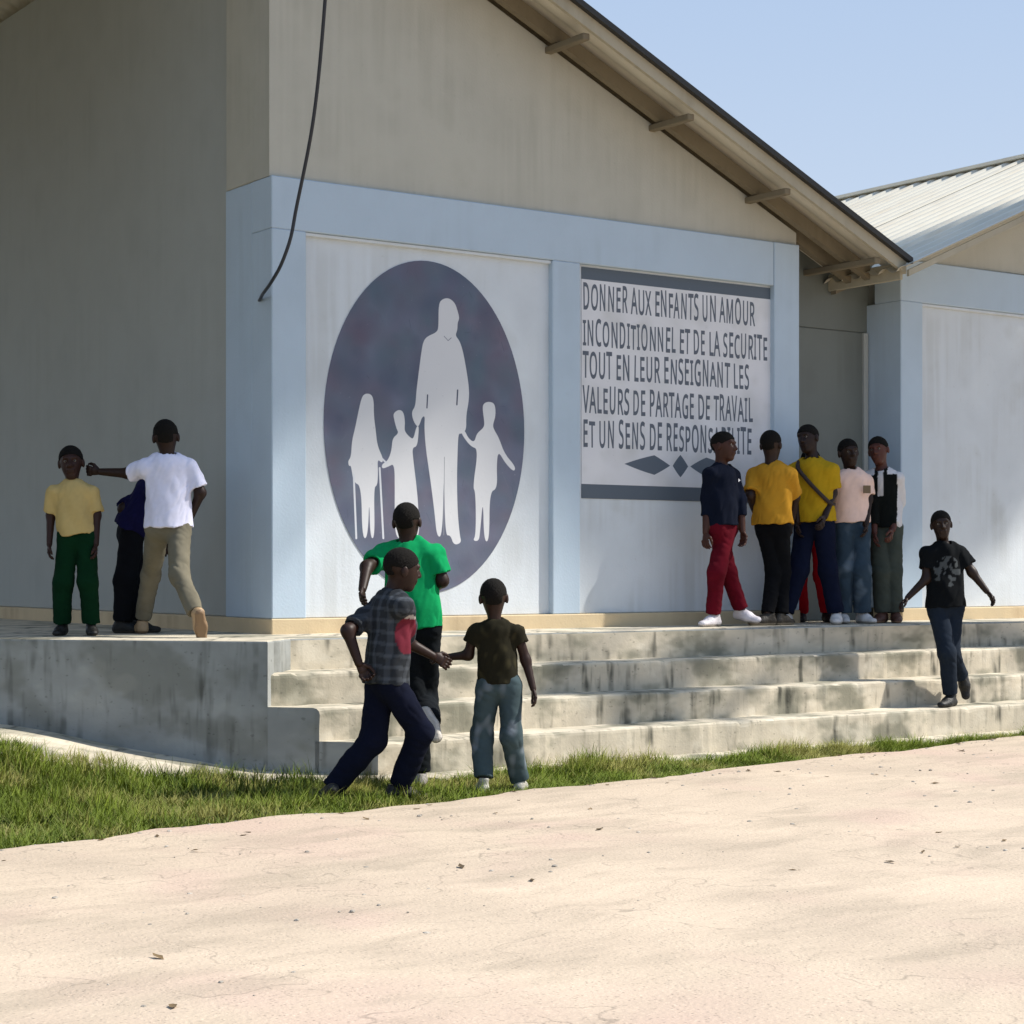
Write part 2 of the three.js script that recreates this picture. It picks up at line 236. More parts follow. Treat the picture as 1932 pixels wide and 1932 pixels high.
// ---------------------------------------------------------------- school building, main block
const yAt = (h) => CAMY + h;                                     // heights measured from the lens
const s513 = onFacade(513, 1190, DW)[0], s1508 = onFacade(1508, 1100, DW)[0], s1700 = onFacade(1700, 1100, DW)[0];
const ROOF_D = 10.5;                                            // front edge of the roof
const [rs0, ry0] = onFacade(1705, 510, ROOF_D), [rs1, ry1] = onFacade(1560, 398, ROOF_D), PITCH = (ry1 - ry0) / (rs0 - rs1);
const roofY = (s) => ry0 + (rs0 - s) * PITCH;                    // underside of the roof sheets
const BEAM0 = yAt(2.20), BEAM1 = yAt(2.54);
const school = facadeGroup(top('school_building', 'pale blue and white school block with an oval mural and lettered wall', 'building'), s513, PLAT, DW);
{
  const g = school, sc = onFacade(578, 900, DW)[0], sm0 = onFacade(1043, 900, DW)[0], sm1 = onFacade(1095, 900, DW)[0], sr0 = onFacade(1461, 900, DW)[0];
  const Y0 = PLAT, DK = DW + 0.28;
  part('corner_column', box(g, s513, sc, Y0 + 0.1, BEAM0, DW, DK), M.blue, g);
  part('column', box(g, sm0, sm1, Y0 + 0.1, BEAM0, DW, DK), M.blue, g);
  part('column', box(g, sr0, s1508, Y0 + 0.1, BEAM1, DW - 0.003, DK + 0.1), M.blue, g);
  part('beam', box(g, s513, sr0 - 0.002, BEAM0 + 0.001, BEAM1, DW + 0.002, DK), M.blue, g);
  // recessed panels
  part('wall_panel', box(g, sc - 0.01, sm0 + 0.01, Y0 + 0.1, BEAM0 + 0.05, DW + REC, DK - 0.03), M.panel, g);
  part('wall_panel', box(g, sm1 - 0.01, sr0 + 0.01, Y0 + 0.1, BEAM0 + 0.05, DW + REC, DK - 0.03), M.panel, g);
  part('skirting', box(g, s513 - 0.008, s1508 + 0.004, Y0 - 0.02, Y0 + 0.099, DW - 0.012, DK + 0.02), M.skirt, g);
  // gable above the beam, following the roof
  const gs = [[s513, BEAM1 + 0.002], [s1508, BEAM1 + 0.002], [s1508, roofY(s1508) - 0.02], [s513, roofY(s513) - 0.02]];
  const sh = new THREE.Shape(gs.map(([s, y]) => new THREE.Vector2(s - s513, y - PLAT)));
  const gg = new THREE.ExtrudeGeometry(sh, { depth: 0.2, bevelEnabled: false }); gg.translate(0, 0, -(0.035 + 0.2)); gg.computeVertexNormals(); boxUV(gg); part('gable_wall', gg, M.gable, g);
  // side wall running back from the corner, in the same frame-and-panel build
  const zB = (a, b, y0, y1, out, back) => box(g, s513 + out, s513 + back, y0, y1, a, b);
  const cB = DW + 0.005, cE = 11.62;                             // corner column on the side wall
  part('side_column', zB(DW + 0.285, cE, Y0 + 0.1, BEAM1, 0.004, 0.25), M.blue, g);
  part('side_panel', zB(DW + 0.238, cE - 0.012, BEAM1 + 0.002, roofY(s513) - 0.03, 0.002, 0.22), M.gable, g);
  part('side_panel', zB(cE - 0.01, 22, Y0 + 0.1, roofY(s513) - 0.03, 0.054, 0.22), M.greywall, g);  // greyer than the front panels; shade of this side is put into the paint
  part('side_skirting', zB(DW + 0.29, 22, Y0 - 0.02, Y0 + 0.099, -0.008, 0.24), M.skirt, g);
  // recessed doorway at the right end
  const DB = 11.33;
  part('transom_panel', box(g, s1508 - 0.2, s1700 + 0.028, yAt(1.97), roofY(rs0) + 0.3, DB + 0.004, DB + 0.2), M.door, g);
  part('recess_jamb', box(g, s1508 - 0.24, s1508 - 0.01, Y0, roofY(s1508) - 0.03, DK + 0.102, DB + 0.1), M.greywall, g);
  for (const [a, b] of [[sc, sm0]]) part('bead', box(g, a + 0.001, b - 0.001, BEAM0 - 0.022, BEAM0 - 0.001, DW + 0.018, DW + REC + 0.004, 0.003), M.panel, g);
  const door = part('door', box(g, s1508 - 0.2, s1700 + 0.02, Y0, yAt(1.968), DB, DB + 0.06), M.door, g);
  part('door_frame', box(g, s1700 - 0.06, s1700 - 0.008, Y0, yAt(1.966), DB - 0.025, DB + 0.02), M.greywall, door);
  part('handle', box(g, s1700 - 0.22, s1700 - 0.12, Y0 + 0.95, Y0 + 0.975, DB - 0.05, DB - 0.001), M.dark, door);
}
// painted mural and lettering on the recessed panels
function paintCanvas(s0, s1, y0, y1, ppm, fn) {
  const w = Math.round((s1 - s0) * ppm), h = Math.round((y1 - y0) * ppm), c = document.createElement('canvas'); c.width = w; c.height = h; const x = c.getContext('2d');
  fn(x, (s, y) => [(s - s0) * ppm, (y1 - y) * ppm], w, h);
  const t = new THREE.CanvasTexture(c); t.colorSpace = THREE.SRGBColorSpace; t.magFilter = THREE.LinearFilter; t.anisotropy = 8; return t;
}
function sheet(g, outline, s0, s1, y0, y1, d, mat, name) { // thin paint layer cut to an outline, uv over its rectangle
  const sh = new THREE.Shape(outline.map(([s, y]) => new THREE.Vector2(s - g.o[0], y - g.o[1])));
  const q = new THREE.ExtrudeGeometry(sh, { depth: 0.003, bevelEnabled: false, curveSegments: 24 }); q.translate(0, 0, -(d - g.o[2]) - 0.0015);
  const p = q.attributes.position, uv = new Float32Array(p.count * 2); for (let i = 0; i < p.count; i++) { uv[i * 2] = (p.getX(i) + g.o[0] - s0) / (s1 - s0); uv[i * 2 + 1] = (p.getY(i) + g.o[1] - y0) / (y1 - y0); }
  q.setAttribute('uv', new THREE.BufferAttribute(uv, 2)); return part(name, q, mat, g);
}
{
  const g = school, d = DW + REC - 0.003, W = (zx, zy) => onFacade(579.6 + 0.3 * zx, 547.4 + 0.3 * zy, d);
  const L = onFacade(611, 800, d), R = onFacade(989, 815, d), T = onFacade(793, 491, d), B = onFacade(815, 1119, d);
  const c = [(L[0] + R[0]) / 2, (T[1] + B[1]) / 2], a = (R[0] - L[0]) / 2, b = (T[1] - B[1]) / 2, tilt = 0.0;
  const out = []; for (let i = 0; i < 96; i++) { const t = i / 96 * Math.PI * 2; out.push([c[0] + a * Math.cos(t), c[1] + b * Math.sin(t)]); }
  const s0 = c[0] - a, s1 = c[0] + a, y0 = c[1] - b, y1 = c[1] + b;
  const fig = {
    man: [[825, 85], [850, 55], [890, 48], [928, 80], [945, 130], [957, 178], [944, 205], [944, 250], [930, 285], [955, 315], [975, 370], [995, 470], [1018, 620], [1015, 700], [998, 790], [1000, 880], [970, 905], [950, 900], [945, 1000], [940, 1200], [945, 1400], [958, 1540], [970, 1590], [920, 1605], [900, 1540], [866, 1545], [860, 1100], [850, 1545], [815, 1555], [800, 1400], [775, 1200], [745, 1000], [735, 860], [740, 790], [720, 800], [705, 850], [690, 860], [665, 820], [655, 765], [680, 730], [685, 640], [700, 520], [718, 380], [730, 320], [755, 290], [815, 265], [825, 230]],
    right: [[1100, 740], [1110, 710], [1145, 700], [1180, 715], [1185, 790], [1165, 850], [1175, 880], [1205, 930], [1240, 1030], [1310, 1110], [1300, 1145], [1245, 1090], [1200, 1010], [1190, 1100], [1195, 1250], [1145, 1270], [1145, 1580], [1110, 1580], [1105, 1300], [1085, 1540], [1075, 1580], [1040, 1575], [1060, 1540], [1058, 1270], [1040, 1240], [1075, 1000], [1030, 985], [985, 930], [965, 890], [990, 880], [1010, 930], [1050, 960], [1065, 900], [1105, 870], [1115, 840]],
    mid: [[540, 775], [575, 750], [605, 765], [615, 830], [610, 880], [625, 905], [650, 930], [668, 935], [685, 860], [700, 850], [700, 900], [690, 985], [660, 990], [665, 1060], [690, 1260], [700, 1400], [705, 1560], [640, 1560], [625, 1320], [610, 1560], [548, 1560], [550, 1250], [548, 1090], [510, 1110], [470, 1125], [468, 1095], [505, 1075], [530, 1010], [535, 930], [575, 900], [560, 870], [545, 810]],
    girl: [[340, 680], [360, 650], [400, 652], [418, 690], [418, 790], [430, 880], [440, 980], [478, 1060], [470, 1090], [440, 1060], [445, 1150], [440, 1230], [418, 1240], [425, 1560], [395, 1560], [390, 1300], [380, 1560], [345, 1560], [340, 1230], [290, 1210], [275, 1100], [262, 1110], [255, 1075], [275, 1050], [280, 950], [300, 870], [320, 770]],
  };
  const tex = paintCanvas(s0, s1, y0, y1, 620, (x, to, w, h) => {
    x.fillStyle = '#666b7f'; x.fillRect(0, 0, w, h);
    const r = mul(5); // brushed, patchy paint: purple-brown and blue-green blotches, scuffs
    for (let i = 0; i < 900; i++) { const px = r() * w, py = r() * h, q = 20 + r() * 90; const gr = x.createRadialGradient(px, py, 0, px, py, q), k = ['92,80,98', '74,94,108', '86,90,110', '66,74,98', '104,92,108', '80,100,114'][Math.floor(r() * 6)]; gr.addColorStop(0, `rgba(${k},.34)`); gr.addColorStop(1, `rgba(${k},0)`); x.fillStyle = gr; x.fillRect(px - q, py - q, q * 2, q * 2); }
    for (let i = 0; i < 260; i++) { x.strokeStyle = `rgba(${r() < .5 ? '120,120,135' : '30,36,50'},${0.05 + r() * 0.12})`; x.lineWidth = 1 + r() * 3; const px = r() * w, py = r() * h; x.beginPath(); x.moveTo(px, py); x.lineTo(px + (r() - .5) * 60, py + r() * 60); x.stroke(); }
    x.fillStyle = '#cfd0d3'; x.lineJoin = 'round';
    for (const k in fig) { x.beginPath(); const pts = fig[k].map(([zx, zy]) => to(...W(zx, zy))); const n = pts.length; for (let i = 0; i < n; i++) { const p = pts[i], q = pts[(i + 1) % n], m = [(p[0] + q[0]) / 2, (p[1] + q[1]) / 2]; i ? x.quadraticCurveTo(p[0], p[1], m[0], m[1]) : x.moveTo(m[0], m[1]); } const p = pts[0], q = pts[1]; x.quadraticCurveTo(p[0], p[1], (p[0] + q[0]) / 2, (p[1] + q[1]) / 2); x.fill(); }
    const line = (pts, lw, col) => { x.strokeStyle = col; x.lineWidth = lw; x.lineCap = 'round'; x.beginPath(); pts.forEach(([a2, b2], i) => { const p = to(...W(a2, b2)); i ? x.lineTo(...p) : x.moveTo(...p); }); x.stroke(); };
    line([[292, 1160], [308, 1560]], 9, '#c9ccd2'); line([[455, 1120], [478, 1560]], 9, '#c9ccd2'); line([[470, 1060], [500, 1090]], 8, '#c9ccd2');
    line([[945, 630], [940, 720]], 7, '#474d60'); line([[756, 660], [752, 740]], 6, '#474d60'); line([[862, 1050], [858, 1540]], 3, '#8d8f96'); line([[860, 290], [885, 318], [905, 300]], 3, '#7e818c');
    for (let i = 0; i < 500; i++) { x.fillStyle = `rgba(${r() < .6 ? '90,92,104' : '225,226,228'},${r() * 0.16})`; x.fillRect(r() * w, r() * h, 1 + r() * 5, 1 + r() * 4); }
  });
  sheet(g, out, s0, s1, y0, y1, d, std({ map: tex, bumpMap: grain, bumpScale: 0.001, roughness: 0.7 }), 'mural').userData.label = 'dark blue oval mural of pale figures holding hands';
}
{
  const g = school, d = DW + REC - 0.003, tl = onFacade(1097, 503, d), br = onFacade(1459, 958, d), s0 = tl[0], s1 = br[0], y1 = tl[1];
  const y0 = onFacade(1097, 940, d)[1]; const ink = '#5b626d';
  const lines = [['DONNER AUX ENFANTS UN AMOUR', 533, 582, 1425], ['INCONDITIONNEL ET DE LA SECURITE', 602, 650, 1449], ['TOUT EN LEUR ENSEIGNANT LES', 662, 711, 1415], ['VALEURS DE PARTAGE DE TRAVAIL', 728, 777, 1421], ['ET UN SENS DE RESPONSABILITE', 791, 842, 1419]];
  const tex = paintCanvas(s0, s1, y0, y1, 760, (x, to, w, h) => {
    x.fillStyle = '#d9d9dc'; x.fillRect(0, 0, w, h); const r = mul(8);
    for (let i = 0; i < 400; i++) { const px = r() * w, py = r() * h, q = 20 + r() * 80, gr = x.createRadialGradient(px, py, 0, px, py, q), k = r() < .5 ? '188,188,186' : '226,226,228'; gr.addColorStop(0, `rgba(${k},.25)`); gr.addColorStop(1, `rgba(${k},0)`); x.fillStyle = gr; x.fillRect(px - q, py - q, q * 2, q * 2); }
    const H = (py) => to(0, onFacade(1097, py, d)[1])[1]; x.fillStyle = '#57616c';
    x.fillRect(0, 0, w, H(526) - 0); x.fillRect(0, H(913), w, h); x.fillRect(w - 12, 0, 12, h);
    x.fillStyle = ink; x.textBaseline = 'alphabetic';
    for (const [str, a, b, xe] of lines) { // tall hand-lettered capitals, each stretched to the line's length
      const X0 = to(onFacade(1099, a, d)[0], 0)[0], X1 = to(onFacade(xe, a, d)[0], 0)[0], Ya = H(a), Yb = H(b); x.font = '100px sans-serif'; x.lineWidth = 3.5; x.strokeStyle = ink;
      const adv = [...str].map((c) => (c === ' ' ? 26 : x.measureText(c).width + 5)), tot = adv.reduce((p, q) => p + q, 0), k = (X1 - X0) / tot; let cx = X0;
      [...str].forEach((c, i) => { if (c !== ' ') { x.save(); x.translate(cx + (r() - .5) * 1.2, Yb + (r() - .5) * 2.5); x.scale(k * (0.92 + r() * 0.12), (Yb - Ya) / 72 * (0.93 + r() * 0.11)); x.rotate((r() - .5) * 0.035); x.transform(1, 0, (r() - .5) * 0.09, 1, 0, 0); x.fillText(c, 0, 0); x.strokeText(c, 0, 0); x.restore(); } cx += adv[i] * k; });
    }
    x.fillStyle = '#59636f'; const dia = (xa, xb, py, hh, vert) => { const A = to(onFacade(xa, py, d)[0], 0)[0], B2 = to(onFacade(xb, py, d)[0], 0)[0], yc = H(py), hy = H(py + hh) - H(py), m = vert ? (A + B2) / 2 : A + (B2 - A) * (vert === null ? 0.35 : 0.65); x.beginPath(); x.moveTo(A, yc); x.quadraticCurveTo((A + m) / 2, yc - hy * 0.62, m, yc - hy); x.quadraticCurveTo((B2 + m) / 2 + 2, yc - hy * 0.55, B2, yc); x.quadraticCurveTo((B2 + m) / 2 + 2, yc + hy * 0.55, m, yc + hy); x.quadraticCurveTo((A + m) / 2, yc + hy * 0.62, A, yc); x.fill(); };
    dia(1178, 1264, 872, 19, false); dia(1269, 1298, 872, 22, true); dia(1302, 1388, 872, 19, null);
    for (let i = 0; i < 900; i++) { x.fillStyle = `rgba(${r() < .5 ? '205,205,207' : '130,132,138'},${r() * 0.22})`; x.fillRect(r() * w, r() * h, 1 + r() * 6, 1 + r() * 3); }
  });
  sheet(g, [[s0, y0], [s1, y0], [s1, y1], [s0, y1]], s0, s1, y0, y1, d, std({ map: tex, bumpMap: grain, bumpScale: 0.001, roughness: 0.75 }), 'painted_sign').userData.label = 'lettered white wall sign in French with grey bands';
}
// corrugated roofs
function sheetGeo(sA, yA, sB, yB, d0, d1, o, pitch = 0.2, amp = 0.019) { // one sheet, ribs run down the slope from A to B
  const n = Math.round((d1 - d0) / pitch * 8), pos = [], uv = [], idx = []; const L = Math.hypot(sB - sA, yB - yA);
  for (let i = 0; i <= n; i++) { const d = lerp(d0, d1, i / n), ph = (d / pitch) % 1, y = amp * Math.tanh(2.4 * Math.sin(ph * Math.PI * 2)); for (const [s, yy, v] of [[sA, yA, 0], [sB, yB, L]]) { pos.push(s - o[0], yy + y - o[1], -(d - o[2])); uv.push(d, v); } }
  for (let i = 0; i < n; i++) idx.push(i * 2, i * 2 + 1, i * 2 + 3, i * 2, i * 2 + 3, i * 2 + 2);
  const g = new THREE.BufferGeometry(); g.setAttribute('position', new THREE.Float32BufferAttribute(pos, 3)); g.setAttribute('uv', new THREE.Float32BufferAttribute(uv, 2)); g.setIndex(idx); g.computeVertexNormals(); return g;
}
function slant(g, sA, yA, sB, yB, th, d0, d1) { // board following a slope, th thick downwards
  const o = g.o, sh = new THREE.Shape([[sA, yA], [sB, yB], [sB, yB - th], [sA, yA - th]].map(([s, y]) => new THREE.Vector2(s - o[0], y - o[1])));
  const q = new THREE.ExtrudeGeometry(sh, { depth: d1 - d0, bevelEnabled: false }); q.translate(0, 0, -(d1 - o[2])); q.computeVertexNormals(); boxUV(q); return q;
}
{ // main roof: right slope over the mural wall, left slope over the porch
  const g = school, SR = 2.6, yR = roofY(SR) + 0.09, SL = -3.2, eS = rs0 + 0.06, eY = roofY(eS) + 0.09, d0 = ROOF_D - 0.03;
  for (let d = d0, i = 0; d < 21; d += 0.75, i++) { part('roof_sheet', sheetGeo(SR, yR + 0.02 + (i % 2) * 0.004, eS, eY + 0.02 + (i % 2) * 0.004, d, Math.min(21, d + 0.8), g.o), M.metal, g); part('roof_sheet', sheetGeo(SL, roofY(SR) - (SR - SL) * PITCH + 0.11 + (i % 2) * 0.004, SR, yR + 0.02 + (i % 2) * 0.004, d, Math.min(21, d + 0.8), g.o), M.metal, g); }
  part('barge_board', slant(g, SR, yR, eS - 0.03, eY + 0.013, 0.10, ROOF_D, ROOF_D + 0.03), M.fascia, g);
  part('drip_edge', slant(g, SR, yR + 0.035, eS, eY + 0.035, 0.045, ROOF_D - 0.045, ROOF_D - 0.004), M.dark, g);
  part('eave_board', box(g, rs0, rs0 + 0.03, eY - 0.13, eY + 0.005, ROOF_D + 0.034, 21), M.fascia, g);
  for (const d of [ROOF_D + 0.36, DW + 0.12, 12.4, 13.9]) part('rafter', slant(g, SR, yR - 0.006, rs0 - 0.004, roofY(rs0) + 0.082, 0.11, d, d + 0.06), M.wood, g);
  for (let k = 0; k < 8; k++) { const s = rs0 - 0.25 - k * 0.95; part('purlin', box(g, s - 0.03, s + 0.03, roofY(s) - 0.075, roofY(s) - 0.028, ROOF_D + 0.035, 20.9), M.wood, g); }
  // porch gable boarding left of the corner, above the opening
  for (const s of [2.6, -0.4]) part('porch_post', box(g, s - 0.09, s + 0.09, PLAT - 0.02, roofY(2.6) - (2.6 - s) * PITCH, 11.6, 11.78), M.blue, g);
}
// second block on the right
const annex = facadeGroup(top('annex_building', 'pale blue annex with white wall panel and cream corrugated roof', 'building'), s1700, PLAT, DW);
{
  const g = annex, sR = 19, DK = DW + 0.3, p0 = onFacade(1741, 900, DW)[0];
  part('corner_column', box(g, s1700, p0, PLAT + 0.1, BEAM0, DW, DW + 0.42), M.blue, g);
  part('beam', box(g, s1700, sR, BEAM0 + 0.001, BEAM1, DW + 0.002, DK), M.blue, g);
  part('wall_panel', box(g, p0 - 0.01, 14.4, PLAT + 0.1, BEAM0 + 0.05, DW + REC, DK - 0.03), M.panel, g);
  part('column', box(g, 14.41, 14.7, PLAT + 0.1, BEAM0, DW, DK), M.blue, g);
  part('bead', box(g, p0 + 0.001, 14.40, BEAM0 - 0.022, BEAM0 - 0.001, DW + 0.018, DW + REC + 0.004, 0.003), M.panel, g);
  part('wall_panel', box(g, 14.71, sR, PLAT + 0.1, BEAM0 + 0.05, DW + REC, DK - 0.03), M.panel, g);
  part('skirting', box(g, s1700 + 0.004, sR, PLAT - 0.02, PLAT + 0.099, DW - 0.012, DK + 0.02), M.skirt, g);
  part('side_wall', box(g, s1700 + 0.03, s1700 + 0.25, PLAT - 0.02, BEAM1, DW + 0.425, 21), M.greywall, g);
  const FD = 10.42, [cs, cy] = onFacade(1712, 506, FD), [c2, cy2] = onFacade(1865, 434, FD), pit = (cy2 - cy) / (c2 - cs), ridge = 15.4, yTop = cy + (ridge - cs) * pit, cyAt = (s) => cy + (s - cs) * pit;
  const gs = [[s1700, BEAM1 + 0.002], [sR, BEAM1 + 0.002], [sR, yTop - (sR - ridge) * pit - 0.05], [ridge, yTop - 0.05], [s1700, cyAt(s1700) - 0.05]];
  const sh = new THREE.Shape(gs.map(([s, y]) => new THREE.Vector2(s - s1700, y - PLAT))); const gg = new THREE.ExtrudeGeometry(sh, { depth: 0.2, bevelEnabled: false }); gg.translate(0, 0, -(0.035 + 0.2)); gg.computeVertexNormals(); boxUV(gg); part('gable_wall', gg, M.gable, g);
  for (let d = FD, i = 0; d < 21; d += 0.75, i++) { const z = (i % 2) * 0.004; part('roof_sheet', sheetGeo(ridge, yTop + z, cs - 0.02, cy + z, d, Math.min(21, d + 0.8), g.o), M.metal, g); part('roof_sheet', sheetGeo(ridge, yTop + z, sR + 1, yTop - (sR + 1 - ridge) * pit + z, d, Math.min(21, d + 0.8), g.o), M.metal, g); }
  part('ridge_cap', box(g, ridge - 0.12, ridge + 0.12, yTop - 0.01, yTop + 0.03, FD - 0.01, 21), M.metal, g);
  part('barge_board', slant(g, cs + 0.03, cyAt(cs + 0.03) - 0.02, ridge - 0.004, yTop - 0.02, 0.05, FD + 0.01, FD + 0.035), M.fascia, g);
  for (const d of [DW + 0.3, 13, 15]) part('rafter', slant(g, cs + 0.05, cyAt(cs + 0.05) - 0.02, ridge - 0.01, yTop - 0.02, 0.1, d, d + 0.06), M.wood, g);
}
{ // loose black cable hanging across the corner column
  const pts = [[640, -420, 11.2], [618, -60, 11.35], [592, 220, 11.6], [558, 398, 11.78], [548, 450, 11.8], [530, 500, 11.85], [512, 532, 11.95], [500, 549, 12.1], [495, 556, 12.25], [490, 566, 12.42], [486, 570, 12.6]].map(([a, b, z]) => P(a, b, z));
  const base = pts[pts.length - 1].clone(); const g = new THREE.TubeGeometry(new THREE.CatmullRomCurve3(pts.map((p) => p.clone().sub(base))), 80, 0.011, 8);
  const m = new THREE.Mesh(g, M.wire); m.name = 'cable'; m.position.copy(base); m.castShadow = m.receiveShadow = true; scene.add(m); tag(m, 'loose black cable hanging across the blue corner column', 'cable');
}
// ---------------------------------------------------------------- people: joints laid out in 3-D, bodies and clothes meshed from distance fields
function nets(sdf, lo, hi, h, paint) { // surface nets over a box; returns an indexed geometry with normals (and colours)
  const nx = Math.ceil((hi.x - lo.x) / h) + 1, ny = Math.ceil((hi.y - lo.y) / h) + 1, nz = Math.ceil((hi.z - lo.z) / h) + 1, f = new Float32Array(nx * ny * nz).fill(1), B = 4, bd = B * h * 0.87;
  for (let k = 0; k < nz; k += B) for (let j = 0; j < ny; j += B) for (let i = 0; i < nx; i += B) {
    const c = sdf(lo.x + (i + B / 2) * h, lo.y + (j + B / 2) * h, lo.z + (k + B / 2) * h), far = Math.abs(c) > bd * 1.7 + 0.012;
    for (let z = k; z < Math.min(nz, k + B); z++) for (let y = j; y < Math.min(ny, j + B); y++) for (let x = i; x < Math.min(nx, i + B); x++) f[(z * ny + y) * nx + x] = far ? c : sdf(lo.x + x * h, lo.y + y * h, lo.z + z * h);
  }
  const id = new Int32Array(nx * ny * nz).fill(-1), pos = [], idx = [], st = [1, nx, nx * ny];
  const E = [[0, 1], [0, 2], [0, 4], [1, 3], [1, 5], [2, 3], [2, 6], [3, 7], [4, 5], [4, 6], [5, 7], [6, 7]], v = new Float32Array(8);
  for (let z = 0; z < nz - 1; z++) for (let y = 0; y < ny - 1; y++) for (let x = 0; x < nx - 1; x++) {
    const b = (z * ny + y) * nx + x; let m = 0; for (let c = 0; c < 8; c++) { v[c] = f[b + (c & 1) + ((c >> 1) & 1) * nx + (c >> 2) * nx * ny]; if (v[c] < 0) m |= 1 << c; }
    if (m === 0 || m === 255) continue; let sx = 0, sy = 0, sz = 0, n = 0;
    for (const [p, q] of E) if (((m >> p) & 1) !== ((m >> q) & 1)) { const t = v[p] / (v[p] - v[q]); sx += (p & 1) + t * ((q & 1) - (p & 1)); sy += ((p >> 1) & 1) + t * (((q >> 1) & 1) - ((p >> 1) & 1)); sz += (p >> 2) + t * ((q >> 2) - (p >> 2)); n++; }
    id[b] = pos.length / 3; pos.push(lo.x + (x + sx / n) * h, lo.y + (y + sy / n) * h, lo.z + (z + sz / n) * h);
  }
  for (let z = 1; z < nz - 1; z++) for (let y = 1; y < ny - 1; y++) for (let x = 1; x < nx - 1; x++) {
    const b = (z * ny + y) * nx + x, s = f[b] < 0;
    for (let a = 0; a < 3; a++) { if ((f[b + st[a]] < 0) === s) continue; const u = st[(a + 1) % 3], w = st[(a + 2) % 3], q = [id[b], id[b - u], id[b - u - w], id[b - w]]; if (q.some((t) => t < 0)) continue; if (s) idx.push(q[0], q[1], q[2], q[0], q[2], q[3]); else idx.push(q[0], q[2], q[1], q[0], q[3], q[2]); }
  }
  const nrm = new Float32Array(pos.length), e = h * 0.6, col = paint ? new Float32Array(pos.length) : null;
  for (let i = 0; i < pos.length; i += 3) {
    const [x, y, z] = [pos[i], pos[i + 1], pos[i + 2]]; let a = sdf(x + e, y, z) - sdf(x - e, y, z), b = sdf(x, y + e, z) - sdf(x, y - e, z), c = sdf(x, y, z + e) - sdf(x, y, z - e); const l = Math.hypot(a, b, c) || 1; nrm[i] = a / l; nrm[i + 1] = b / l; nrm[i + 2] = c / l;
    if (paint) { const q = paint(x, y, z); col[i] = q[0]; col[i + 1] = q[1]; col[i + 2] = q[2]; }
  }
  const g = new THREE.BufferGeometry(); g.setAttribute('position', new THREE.Float32BufferAttribute(pos, 3)); g.setAttribute('normal', new THREE.BufferAttribute(nrm, 3)); if (col) g.setAttribute('color', new THREE.BufferAttribute(col, 3)); g.setIndex(idx); return g;
}
// tapered capsule, flattened by q along a unit axis
function cap(a, b, ra, rb, ax, q = 1) {
  const dx = b.x - a.x, dy = b.y - a.y, dz = b.z - a.z, L = dx * dx + dy * dy + dz * dz || 1e-9, w = ax ? 1 / q - 1 : 0;
  return (x, y, z) => { let px = x - a.x, py = y - a.y, pz = z - a.z; let t = (px * dx + py * dy + pz * dz) / L; t = t < 0 ? 0 : t > 1 ? 1 : t; px -= dx * t; py -= dy * t; pz -= dz * t; if (w) { const k = (px * ax.x + py * ax.y + pz * ax.z) * w; px += ax.x * k; py += ax.y * k; pz += ax.z * k; } return (Math.sqrt(px * px + py * py + pz * pz) - (ra + (rb - ra) * t)) * (w ? Math.min(1, 0.5 + q * 0.5) : 1); };
}
const smin = (a, b, k) => { const h = k - Math.abs(a - b); return h > 0 ? Math.min(a, b) - h * h / (4 * k) : Math.min(a, b); };
const blend = (list, k) => (x, y, z) => { let d = 9; for (let i = 0; i < list.length; i++) d = smin(d, list[i](x, y, z), k); return d; };
const half = (p, n) => (x, y, z) => (x - p.x) * n.x + (y - p.y) * n.y + (z - p.z) * n.z;       // keeps the side against n
const bounds = (pts, pad) => { const lo = V(1e9, 1e9, 1e9), hi = V(-1e9, -1e9, -1e9); for (const p of pts) { lo.min(p); hi.max(p); } return [lo.subScalar(pad), hi.addScalar(pad)]; };
const MV = (a, b, t) => a.clone().lerp(b, t);
const clothMat = (c, o = {}) => { const m = new THREE.MeshPhysicalMaterial({ color: 0xffffff, vertexColors: true, roughness: 1, specularIntensity: 0.25, ...o }); m.userData.c = c; return m; };
const MC = { cloth: clothMat(), skin: new THREE.MeshPhysicalMaterial({ vertexColors: true, roughness: 0.5, specularIntensity: 0.5 }), hair: new THREE.MeshPhysicalMaterial({ color: new THREE.Color(0.008, 0.007, 0.006), roughness: 0.95, specularIntensity: 0.3 }), eye: std({ color: new THREE.Color(0.13, 0.11, 0.09), roughness: 0.4 }), iris: std({ color: new THREE.Color(0.02, 0.012, 0.008), roughness: 0.2 }), shoe: std({ vertexColors: true, roughness: 0.6 }) };

